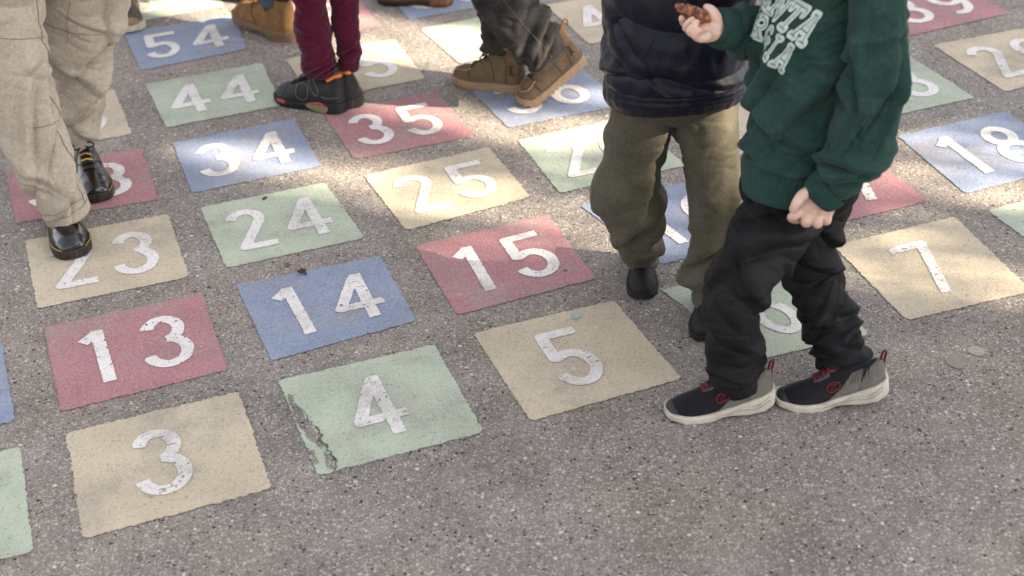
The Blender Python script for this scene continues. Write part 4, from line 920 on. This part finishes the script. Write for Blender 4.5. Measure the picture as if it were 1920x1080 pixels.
# ------------------------------------------------------------------ child in maroon joggers
M_MAROON = m_cloth('maroon_jersey', (.06,.004,.018), (.085,.007,.028), 900, .95, .10, patch=(6,.3,.75)); M_MAROONRIB = m_cloth('maroon_rib', (.078,.010,.027), None, 900, .95, .08)
M_BBK = m_plain('sneaker_black', (.009,.009,.010), .6, .4, .35, 50, .35); M_CORAL = m_plain('sneaker_coral', (.42,.075,.05), .6, .4, .15, 60); M_ORNG = m_plain('sneaker_orange', (.72,.20,.045), .55, .4, .15, 60)
M_OLIVESOLE = m_plain('sole_olive', (.20,.19,.10), .6, .35, .2, 60); M_GREYLN = m_plain('grey_piping', (.16,.165,.18), .7, .3, .2, 90)
def child_maroon():
    root = empty('person', gr(620, 190), 'child in maroon joggers and black high-top sneakers with orange trim', 'person')
    Lg = Loft(pxnodes([(600,-230,56,4.74,.10),(596,-150,52,4.72,.098),(588,-70,42,4.70,.085),(582,0,33,4.69,.068),(583,36,37,4.70,.072),(588,63,38,4.70,.074),(596,90,33,4.70,.066),(597,112,37,4.70,.070),(600,126,34,4.70,.062),(604,130,22,4.70,.040),(606,140,19,4.70,.034)]))
    Rg = Loft(pxnodes([(648,-230,54,4.80,.10),(648,-150,48,4.79,.095),(646,-70,38,4.78,.08),(645,0,30,4.76,.066),(648,40,28,4.75,.062),(651,75,26,4.74,.060),(655,96,28,4.735,.062),(655,108,25,4.73,.056),(654,113,19,4.73,.038),(654,128,18,4.73,.033)]))
    dL = wr(creases(12, 61, (.4,.85), .6, (.002,.006), (.014,.03), (.5,1.2), .07), .004, 9, 2, [(1.6,.905,.03,1.4,.016,.010,.01),(1.2,.86,.04,1.1,.018,.008,0)])
    dR = wr(creases(12, 63, (.4,.85), .6, (.002,.006), (.014,.03), (.5,1.2), .07), .004, 9, 3, [(1.4,.86,.03,1.4,.018,.008,.01)])
    o = trousers(root, [(Lg, dL), (Rg, dR)], M_MAROON, extra=[ell(at(624,-230,4.77), (.15,.115,.10))])
    straight_upper(root, ((Lg.N[0][0]+Rg.N[0][0])/2, 4.77), (-1,.45), 1.36, M_MAROON, [leg_core(Lg), leg_core(Rg)], hemz=.54)
    for L in (Lg, Rg):
        n = L.N; C = Loft([(n[-2][:3], n[-2][3]*1.02, n[-2][4]*1.02), (n[-1][:3]*.5+n[-2][:3]*.5, n[-1][3]*1.03, n[-1][4]*1.03), (n[-1][:3], n[-1][3], n[-1][4])])
        q = C.mesh(24, 160, lambda t, th, P: .0010*np.sin(th*38)+.001); build('ankle_cuff', q[0], q[1], M_MAROONRIB, o, uv=q[2])
    dl = gr(622,206)-gr(528,186); hr = gr(661,204); dr = nrm([.30,-1,0])
    for toe, d, left in ((gr(525,183), dl, True), (hr-dr*.265, dr, False)):
        prof = dict(w=.049, hs=[0,.08,.2,.34,.46,.56,.66,.76,.88,.96,1], h=[.118,.116,.104,.102,.102,.094,.080,.069,.060,.050,.034], bs=[0,.2,.5,.8,1], b=[.03,.028,.024,.02,.02], e=[2.8,2.7,2.4,2.4,2.3], nar=.13, hk=.004)
        S = Shoe(toe, d, .268, prof, left)
        mb = MB(); S.upper_mesh(mb, 0, 90, 48); b = mb.build('sneaker', M_BBK, root)
        mb = MB(); S.sole(mb, ([0,.1,.35,.45,.6,.9,1],[.004,0,0,.004,0,0,.012]), ([0,.1,.3,.45,.6,.85,1],[.036,.040,.036,.026,.024,.024,.030]), .005, flare=.001); sl = mb.build('sole', M_BBK, b)
        def spatch(nm, poly, mat, off, sg):         # coloured insert on the side of the sole
            n = 12; A, B = [smoothP(np.array([list(p)+[0] for p in P], float), n)[:,:2] for P in poly]; rows = []
            for t in np.linspace(0, 1, 5):
                r = A*(1-t)+B*t; wi, wo = S.width(r[:,0]); y = (wo if sg > 0 else -wi)+sg*(.0058+off*(0 if t in (0,1) else 1)); rows.append(S.local(r[:,0]*S.L, y, r[:,1]))
            V = np.array(rows).reshape(-1,3); return build(nm, V, [[j*n+i, j*n+i+1, (j+1)*n+i+1, (j+1)*n+i] for j in range(4) for i in range(n-1)], mat, b)
        for sg in (1,-1):
            spatch('sole_insert', ([(.12,.024),(.24,.040),(.32,.037),(.44,.028)], [(.14,.020),(.26,.030),(.34,.026),(.45,.024)]), M_CORAL, .002, sg)
            spatch('sole_insert', ([(.13,.020),(.26,.030),(.34,.026),(.46,.024)], [(.17,.002),(.26,.002),(.36,.005),(.44,.012)]), M_OLIVESOLE, .002, sg)
            spatch('sole_insert', ([(.74,.024),(.80,.028),(.88,.026)], [(.76,.014),(.82,.014),(.88,.016)]), M_CORAL, .002, sg)
        for f in ((lambda v: v), (lambda v: 1-v)):
            mb = MB(); S.line(mb, [(.60,f(.30)),(.60,f(.10)),(.50,f(.04)),(.44,f(.10)),(.46,f(.24)),(.54,f(.30)),(.60,f(.30))], .0011, .0014, 40); mb.build('piping', M_GREYLN, b)
            mb = MB(); S.line(mb, [(.46,f(.38)),(.40,f(.20)),(.30,f(.12)),(.28,f(.17)),(.34,f(.28)),(.42,f(.40))], .0013, .0016, 40); mb.build('piping', M_GREYLN, b)
            mb = MB(); S.line(mb, [(.86,f(.08)),(.80,f(.2)),(.82,f(.32)),(.9,f(.4))], .0011, .0012, 40); mb.build('piping', M_GREYLN, b)
            mb = MB(); S.line(mb, [(.24,f(.12)),(.14,f(.10)),(.02,f(.1))], .0011, .0012, 40); mb.build('piping', M_GREYLN, b)
        mb = MB(); S.laces(mb, np.linspace(.72,.5,5), .12, .0026, .003, bow=True); mb.build('laces', M_BBK, b)
        mb = MB(); c = S.up(np.array([.16,.07,.02,.02,.07,.16]), np.array([.33,.38,.46,.54,.62,.67]), .004)+np.array([0,0,.004]); mb.add(*tube(smoothP(c, 30), .0062, 8)); mb.build('pull_tab', M_ORNG, b)
        S.patch('heel_tab', ([(.0,.20),(.0,.5),(.0,.80)], [(.09,.30),(.02,.5),(.09,.70)]), M_BBK, b, .004)
child_maroon()

# ------------------------------------------------------------------ person in khaki cargo trousers
M_KHAKI = m_cloth('khaki_twill', (.34,.29,.232), (.40,.345,.28), 700, .9, .15, patch=(3,.3,.75), bstr=.25)
M_KSEAM = m_plain('khaki_seam', (.21,.165,.115), .9, .2, .2, 90); M_YEL = m_plain('yellow_thread', (.45,.30,.06), .7, .3, .2, 120)
M_GLOSS = m_plain('polished_black_leather', (.008,.007,.007), .20, .6, .3, 26, .35, .4); M_DARKBROWNSOLE = m_plain('dark_brown_sole', (.020,.013,.010), .5, .4, .3, 60)
def person_khaki():
    root = empty('person', gr(130, 430), 'person in khaki cargo trousers and polished black boots walking towards the viewer', 'person')
    Fl = Loft(pxnodes([(10,-190,88,4.12,.135),(6,-110,84,4.10,.130),(8,-30,72,4.07,.118),(14,50,66,4.04,.108),(30,130,64,4.01,.102),(46,200,62,3.98,.098),(68,270,60,3.96,.094),(92,325,52,3.95,.088),(114,370,48,3.945,.082),(130,402,43,3.945,.076)]))
    Bk = Loft(pxnodes([(140,-190,92,4.22,.135),(148,-110,88,4.23,.132),(150,-30,79,4.25,.122),(145,40,79,4.27,.110),(145,90,66,4.28,.098),(152,140,53,4.29,.086),(155,190,45,4.30,.080),(152,235,37,4.31,.070),(150,262,31,4.32,.062),(150,284,27,4.33,.055)]))
    dF = wr(creases(11, 71, (.25,.95), .9, (.004,.010), (.014,.034), (.4,1.0), .10), .0022, 7, 2, [(1.2,.62,.28,.5,.05,.014,0),(.8,.72,.12,.9,.03,.016,.02),(1.9,.78,-.12,.8,.03,.014,0),(.6,.86,.12,1.0,.03,.014,.02),(2.4,.84,.06,.8,.028,.012,0),(1.4,.93,.05,1.2,.02,.011,0),(.4,.55,.35,.4,.05,.012,0)])
    dB = wr(creases(11, 73, (.25,.95), .9, (.004,.010), (.014,.034), (.4,1.0), .10), .0022, 7, 3, [(.8,.50,.12,.9,.035,.016,0),(1.6,.58,-.10,.9,.03,.016,0),(.7,.68,.10,1.0,.03,.015,0),(1.3,.78,.06,1.2,.026,.013,0),(.6,.88,-.05,1.2,.02,.012,0)])
    o = trousers(root, [(Fl, dF), (Bk, dB)], M_KHAKI, extra=[ell(at(75,-190,4.18), (.19,.15,.13))], nt=220, nth=140)
    mb = MB()
    for a in (.0,.35): mb.add(*surf_line(Fl, [(t, .25+.1*t+a*0) for t in np.linspace(.2,.97,20)], .0010, dF, .0008, 140))
    mb.add(*surf_line(Fl, [(.40+.02*math.cos(a), a) for a in np.linspace(.2,3.0,20)], .0010, dF, .0008, 60)); mb.add(*surf_line(Fl, [(.68, a) for a in np.linspace(.35,1.2,12)], .0010, dF, .0008, 60))
    for t in (.945,.968): mb.add(*surf_line(Fl, [(t, a) for a in np.linspace(0,3.2,20)], .0009, dF, .0008, 60))
    mb.add(*surf_line(Bk, [(.42, a) for a in np.linspace(.1,2.6,20)], .0010, dB, .0008, 60)); mb.add(*surf_line(Bk, [(t, 1.45) for t in np.linspace(.2,.46,12)], .0010, dB, .0008, 60))
    mb.build('seam', M_KSEAM, o)
    # cargo pocket on the outer thigh
    n = 24; T, A = np.meshgrid(np.linspace(.20,.475,n), np.linspace(-.75,.55,n), indexing='ij'); off = np.full((n,n), .020); off[0] = off[-1] = 0; off[:,0] = off[:,-1] = 0; off[1] = off[-2] = .014; off[:,1] = np.minimum(off[:,1], .014); off[:,-2] = np.minimum(off[:,-2], .014)
    G = Bk.pts(T, A, off.ravel().reshape(n,n)+.004*vnoise(np.stack([T*30,A*5,A*0],-1), 3), dB); build('cargo_pocket', G.reshape(-1,3), [[j*n+i, j*n+i+1, (j+1)*n+i+1, (j+1)*n+i] for j in range(n-1) for i in range(n-1)], M_KHAKI, o)
    T, A = np.meshgrid(np.linspace(.17,.255,n), np.linspace(-.78,.58,n), indexing='ij'); off = np.full((n,n), .026); off[0] = 0; off[:,0] = off[:,-1] = .012; off[-1] = .020
    G = Bk.pts(T, A, off, dB); build('pocket_flap', G.reshape(-1,3), [[j*n+i, j*n+i+1, (j+1)*n+i+1, (j+1)*n+i] for j in range(n-1) for i in range(n-1)], M_KHAKI, o)
    straight_upper(root, ((Fl.N[0][0]+Bk.N[0][0])/2, 4.18), (.15,-1), 1.74, M_COAT, [leg_core(Fl), leg_core(Bk)], hemz=.86)
    for toe, d, left in ((gr(146,486), gr(106,385)-gr(146,482), False), (gr(184,382), gr(142,270)-gr(182,380), True)):
        S, b = boot(root, toe, d, .295, left, M_GLOSS, M_DARKBROWNSOLE, w=.052, shaft=.16, instep=.098, toeh=.064, lace=M_BBK, eye=M_EYEL, welt=M_YEL, sole_h=.032, nq=4)
        mb = MB()
        for k, q in enumerate((.54,.60)):
            S.line(mb, [(q,.36),(q-.006,.5),(q,.64)], .0030, .004, 14)
        mb.build('lace_tip', M_YEL, b)
        mb = MB(); S.line(mb, [(.60,.30),(.68,.40),(.70,.5),(.68,.60),(.60,.70)], .0014, .001); S.line(mb, [(.60,.30),(.52,.14),(.46,.03)], .0013, .001); S.line(mb, [(.60,.70),(.52,.86),(.46,.97)], .0013, .001); mb.build('seam', M_BLACKRUB, b)
person_khaki()

# ------------------------------------------------------------------ people at the top edge
M_WHEAT = m_plain('wheat_nubuck', (.205,.105,.042), .85, .25, .2, 40, .25); M_WSOLE = m_plain('wheat_sole', (.17,.105,.06), .7, .35, .2, 60); M_BLUEJ = m_cloth('blue_grey_denim', (.06,.075,.105), (.13,.15,.19), 900, .9, .1)
M_DKJ = m_cloth('dark_blue_denim', (.010,.013,.026), (.02,.026,.045), 900, .9, .1)
def simple_person(label, legs, hipY, face, H, tr_mat, coat):
    a = legs[0].N[-1]; root = empty('person', (a[0], a[1], 0), label, 'person')
    ds = [wr(creases(14, 80+i, (.3,.95), .8, (.003,.009), (.014,.03), (.5,1.1), .09), .004, 8, i) for i in range(len(legs))]
    hip = np.mean([L.N[0][:3] for L in legs], axis=0)
    trousers(root, list(zip(legs, ds)), tr_mat, extra=[ell(hip, (.17,.14,.12))], nt=90, nth=70)
    straight_upper(root, (hip[0], hip[1]), face, H, coat, [leg_core(L) for L in legs]); return root
def vleg(foot, hip, r=.075):                    # leg from hip point down to the ankle
    foot = np.array(foot, float); hip = np.array(hip, float)
    return Loft([(hip, r*1.35, r*1.4), (hip*.65+foot*.35, r*1.2, r*1.2), (hip*.4+foot*.6, r, r), (hip*.15+foot*.85, r*.85, r*.85), (foot, r*.8, r*.8)])
def person_wheat():
    t1 = gr(450,42); d1 = gr(586,92)-gr(454,47); t2 = gr(385,-14); d2 = gr(478,0)-gr(388,-14)
    a1 = t1+nrm(d1)*.215+np.array([0,0,.115]); a2 = t2+nrm(d2)*.22+np.array([0,0,.14]); hp = (a1+a2)/2
    root = simple_person('person in blue grey jeans and wheat-coloured lace-up boots behind the maroon joggers', [vleg(a1, [hp[0]+.07, hp[1]-.06, .82], .062), vleg(a2, [hp[0]-.02, hp[1]+.10, .82], .062)], 0, (-1,.4), 1.62, M_BLUEJ, M_COAT)
    for toe, d, left, tu in ((t1, d1, True, R_(6)), (t2, d2, False, 0.)):
        S, b = boot(root, toe, d, .30, left, M_WHEAT, M_WSOLE, w=.053, shaft=.16, instep=.10, toeh=.070, tu=tu, lug=.004, lace=M_WHEAT, eye=M_EYEL, sole_h=.034, nq=4)
        collar(S, b, M_DARKBROWNSOLE, r=.012)
        mb = MB()
        for g in ((lambda v: v), (lambda v: 1-v)): S.line(mb, [(.66,g(.36)),(.60,g(.2)),(.50,g(.03))], .0013, .001)
        mb.build('seam', M_SEAM, b)
        for g in ((lambda v: v), (lambda v: 1-v)):   # small stamped tree emblem in a ring
            mb = MB(); c0 = (.34, .20); S.line(mb, [(c0[0]+.028*math.cos(a), g(c0[1]+.045*math.sin(a))) for a in np.linspace(0,6.283,20)], .0012, .001, 40)
            S.line(mb, [(c0[0],g(c0[1]-.035)),(c0[0],g(c0[1]+.03))], .0014, .001); 
            for k in (1,-1): S.line(mb, [(c0[0],g(c0[1]-.005)),(c0[0]+k*.015,g(c0[1]+.02))], .0016, .001); S.line(mb, [(c0[0],g(c0[1]+.01)),(c0[0]+k*.010,g(c0[1]+.032))], .0016, .001)
            mb.build('stamped_emblem', M_SEAM, b)
person_wheat()
M_RUN = m_plain('runner_brown_grey', (.075,.062,.052), .8, .3, .35, 50); M_RTAN = m_plain('runner_tan', (.25,.16,.085), .8, .3, .25, 60); M_RSOLE = m_plain('runner_sole', (.50,.46,.38), .6, .35, .12, 60)
def person_runner():
    t1 = gr(250,63); d1 = gr(238,0)-gr(250,60); t2 = gr(290,5); d2 = gr(283,-50)-gr(290,3)
    a1 = t1+nrm(d1)*.20+np.array([0,0,.10]); a2 = t2+nrm(d2)*.20+np.array([0,0,.10])
    root = simple_person('person in dark blue jeans and brown grey runners behind the khaki trousers', [vleg(a1, (a1+a2)/2*[1,1,0]+[-.08,0,.80], .06), vleg(a2, (a1+a2)/2*[1,1,0]+[.08,.03,.80], .06)], 0, (.1,-1), 1.6, M_DKJ, M_COAT)
    for toe, d, left in ((t1, d1, False), (t2, d2, True)):
        prof = dict(w=.050, hs=[0,.06,.22,.36,.5,.62,.75,.88,.96,1], h=[.105,.11,.095,.10,.10,.09,.074,.062,.052,.036], bs=[0,.2,.5,.8,1], b=[.04,.038,.03,.026,.028], e=[2.8,2.7,2.4,2.3,2.2], nar=.3, hk=.004)
        S = Shoe(toe, d, .28, prof, left); mb = MB(); S.upper_mesh(mb); b = mb.build('shoe', M_RUN, root)
        mb = MB(); S.sole(mb, ([0,.1,.9,1],[.010,0,0,.010]), ([0,.2,.5,.8,1],[.044,.040,.032,.028,.032]), .005); mb.build('sole', M_RSOLE, b)
        S.patch('toe_guard', ([(.88,.0),(.92,.25),(.93,.5),(.92,.75),(.88,1)], [(1,0),(1,.25),(1,.5),(1,.75),(1,1)]), M_RTAN, b, .002)
        S.patch('side_panel', ([(.30,.02),(.42,.14),(.52,.30)], [(.62,.02),(.66,.14),(.66,.28)]), M_RTAN, b, .0018); S.patch('side_panel', ([(.30,.98),(.42,.86),(.52,.70)], [(.62,.98),(.66,.86),(.66,.72)]), M_RTAN, b, .0018)
        mb = MB(); S.laces(mb, np.linspace(.72,.48,5), .13, .0036, .003); mb.build('laces', M_RTAN, b)
person_runner()
M_CHEST = m_plain('chestnut_leather', (.12,.05,.022), .5, .4, .3, 40, .25)
def person_brown():
    t1 = gr(712,1); d1 = gr(849,9)-gr(716,2); t2 = t1+np.array([.02,.32,0]); a1 = t1+nrm(d1)*.21+np.array([0,0,.15]); a2 = t2+nrm(d1)*.21+np.array([0,0,.15])
    root = simple_person('person in chestnut brown heeled boots at the top edge behind the tan work boots', [vleg(a1, (a1+a2)/2*[1,1,0]+[0,-.08,.80], .06), vleg(a2, (a1+a2)/2*[1,1,0]+[0,.08,.80], .06)], 0, (-1,.1), 1.6, M_DKJ, M_COAT)
    for toe, left in ((t1, True), (t2, False)):
        S, b = boot(root, toe, d1, .285, left, M_CHEST, M_DARKBROWNSOLE, w=.047, shaft=.17, instep=.09, toeh=.058, lace=M_BRN, sole_h=.020)
        mb = MB(); S.sole(mb, ([0,.26],[0,0]), ([0,.26],[.030,.028]), .004, nq=60) if False else None
        q = np.linspace(0,.27,20); wi, wo = S.width(q); P = [(q*S.L-.004, wo+.006, z) for z in (0,.03)]; rows = []
        for z, g in ((-.0005,.004),(.0,.0065),(.03,.0065),(.032,.003)):
            a = S.local(q*S.L-.005, wo+g, np.full(20, z)); c = S.local((q*S.L-.005)[::-1], (-wi-g)[::-1], np.full(20, z)); rows.append(np.concatenate([a, c]))
        V = np.concatenate(rows); F = [[j*40+i, j*40+(i+1)%40, (j+1)*40+(i+1)%40, (j+1)*40+i] for j in range(3) for i in range(40)]; F.append(list(range(40))); F.append(list(range(120,160)))
        build('boot_heel', V, F, m_plain('stacked_heel', (.16,.06,.025), .55, .4, .2, 30), b)
person_brown()

# ------------------------------------------------------------------ unseen trees added to shade the yard; leaf gaps shaped for the sun patches
def px_poly(pts): return np.array([gr(x, y)[:2] for x, y in pts])
def sdist(Q, P):                                # signed distance to polygon, inside negative
    d = np.full(len(Q), 9.); ins = np.zeros(len(Q), bool)
    for a, b in zip(P, np.roll(P, -1, 0)):
        ab = b-a; u = np.clip(((Q-a) @ ab)/(ab @ ab), 0, 1); d = np.minimum(d, np.linalg.norm(Q-a-u[:,None]*ab, axis=1))
        c = (a[1] > Q[:,1]) != (b[1] > Q[:,1])
        ins ^= c & (Q[:,0] < (b[0]-a[0])*(Q[:,1]-a[1])/(b[1]-a[1]+1e-12)+a[0])
    return np.where(ins, -d, d)
GAPS = [  # sunlit places on the ground (photo pixels), soft edge in m, openness
 ([(660,28),(750,40),(830,52),(890,60),(910,110),(850,150),(800,122),(690,104),(600,104)], .05, .95),
 ([(380,96),(470,100),(560,107),(650,110),(650,134),(560,134),(480,119)], .02, .9),
 ([(255,4),(340,30),(400,44),(455,58),(600,75),(640,20),(600,-30),(400,-60),(240,-30)], .03, .95),
 ([(640,181),(760,188),(870,206),(990,216),(1080,184),(1150,160),(1180,230),(1130,270),(1060,300),(1010,306),(960,278),(880,252),(800,226),(730,210),(680,198)], .05, .8),
 ([(375,284),(440,285),(520,302),(600,308),(690,320),(750,328),(800,348),(900,360),(1000,370),(1100,385),(1200,405),(1200,440),(1080,420),(980,402),(880,390),(800,395),(740,380),(690,370),(640,362),(560,335),(480,322),(395,318)], .11, .9),
 ([(700,385),(1000,375),(1130,420),(1110,500),(950,470),(800,430)], .14, .28),
 ([(1560,440),(1640,436),(1700,475),(1800,500),(1920,515),(1990,540),(1920,562),(1800,560),(1700,530),(1620,510),(1560,480)], .10, .5),
 ([(1640,290),(1700,250),(1850,245),(1980,300),(1980,380),(1850,380),(1700,385),(1600,410),(1560,390),(1640,330)], .10, .55),
 ([(970,262),(1040,262),(1120,300),(1120,330),(1040,300)], .05, .5),
]
_o = np.array([.50,3.36]); _d = np.array([-math.cos(SUN_AZ), -math.sin(SUN_AZ)]); _n = np.array([-_d[1], _d[0]])
OWN = np.array([_o+_d*.50+_n*.045, _o+_d*1.5+_n*.045, _o+_d*1.5-_n*.045, _o+_d*.50-_n*.045])   # light that falls on the olive trousers
def openness(Q):
    T = np.full(len(Q), .005)
    for pts, soft, k in GAPS:
        d = sdist(Q, px_poly(pts)); s = np.clip(.5-(d-.025)/(2*soft), 0, 1); T = np.maximum(T, k*s*s*(3-2*s))
    s = np.clip(.5-sdist(Q, OWN)/.08, 0, 1); T = np.maximum(T, .8*s*s*(3-2*s))
    return T
SUB = nrm(np.cross([0,0,1], SUN)); SUP = np.cross(SUN, SUB)       # plane facing the sun
def m_leaf():
    m, nt, b = newmat('tree_leaf'); tc = nt.nodes.new('ShaderNodeTexCoord'); n = noise(nt, tc.outputs['Object'], 2.5, 3)
    link(nt, ramp(nt, n, [(.3,(.035,.06,.02)), (.7,(.09,.12,.035))]), b.inputs['Base Color']); b.inputs['Roughness'].default_value = .6; return m
M_LEAF = m_leaf(); M_BARK = m_plain('bark', (.11,.085,.065), .9, .2, .4, 14, .8)
def add_shade_trees():
    rg = np.random.default_rng(5); C0 = np.array([0.1, 3.9, 0])
    N = 190000
    a = rg.uniform(-4.0, 3.8, N); b = rg.uniform(-3.3, 2.5, N)
    ground = C0+SUB*a[:,None]+SUP*b[:,None]; ground = ground-SUN*(ground[:,2]/SUN[2])[:,None]
    T = openness(ground[:,:2])
    # leaf density follows -ln(openness); clumped
    keep = rg.uniform(0, 1, N) < np.clip(-np.log(T)/5.3, 0, 1)
    a, b, ground = a[keep], b[keep], ground[keep]; n = len(a)
    half = 1.9*np.sqrt(np.clip(1-(a/5.2)**2-(b/3.4)**2, .08, 1))
    dist = 10.5+half*rg.uniform(-1, 1, n)+.5*vnoise(np.stack([a*1.3, b*1.3, a*0], 1), 4)
    P = ground+SUN*((C0+SUB*a[:,None]+SUP*b[:,None]-ground) @ SUN+dist)[:,None]
    which = np.clip(((a+3.6)/2.4).astype(int), 0, 2)
    which = np.clip(((a+3.6+rg.normal(0, .35, n))/2.4).astype(int), 0, 2)
    labels = ['leafy tree nearest the viewer in the row beyond the right edge of the yard', 'middle leafy tree of the row beyond the right edge of the yard', 'farthest leafy tree of the row beyond the right edge of the yard']
    for k in range(3):
        Q = P[which == k]; c = Q.mean(0); base = np.array([c[0], c[1], 0])
        root = empty('leafy_tree', base, labels[k], 'tree', 'trees beside the yard')
        m = len(Q); U = rg.normal(size=(m,3)); U /= np.linalg.norm(U, axis=1)[:,None]
        W = np.cross(U, rg.normal(size=(m,3))); W /= np.linalg.norm(W, axis=1)[:,None]
        s = rg.uniform(.040, .060, m)[:,None]
        V = np.stack([Q-U*s, Q+W*s*.55, Q+U*s, Q-W*s*.55], 1).reshape(-1,3)
        build('crown', V, np.arange(m*4).reshape(m,4).tolist(), M_LEAF, root, smooth=False)  # leaves left out so that sun patches reach the ground
        mb = MB(); top = c[2]-.4
        tr = smoothP([base-[0,0,.1], base+[.05,.1,1.2], base+[.0,.05,2.4], [c[0],c[1],top]], 14)
        mb.add(*tube(tr, np.linspace(.17, .07, 14), 12))
        for j in range(9):
            e = Q[rg.integers(m)]; s0 = tr[6+j % 6]; mid = (s0+e)/2+[0,0,-.15]
            lo = (e-SUN*(e[2]/SUN[2]))[:2]
            if openness(lo[None])[0] > .1: continue
            mb.add(*tube(smoothP([s0, mid, e], 8), np.linspace(.045, .012, 8), 6))
        mb.build('trunk', M_BARK, root)
add_shade_trees()
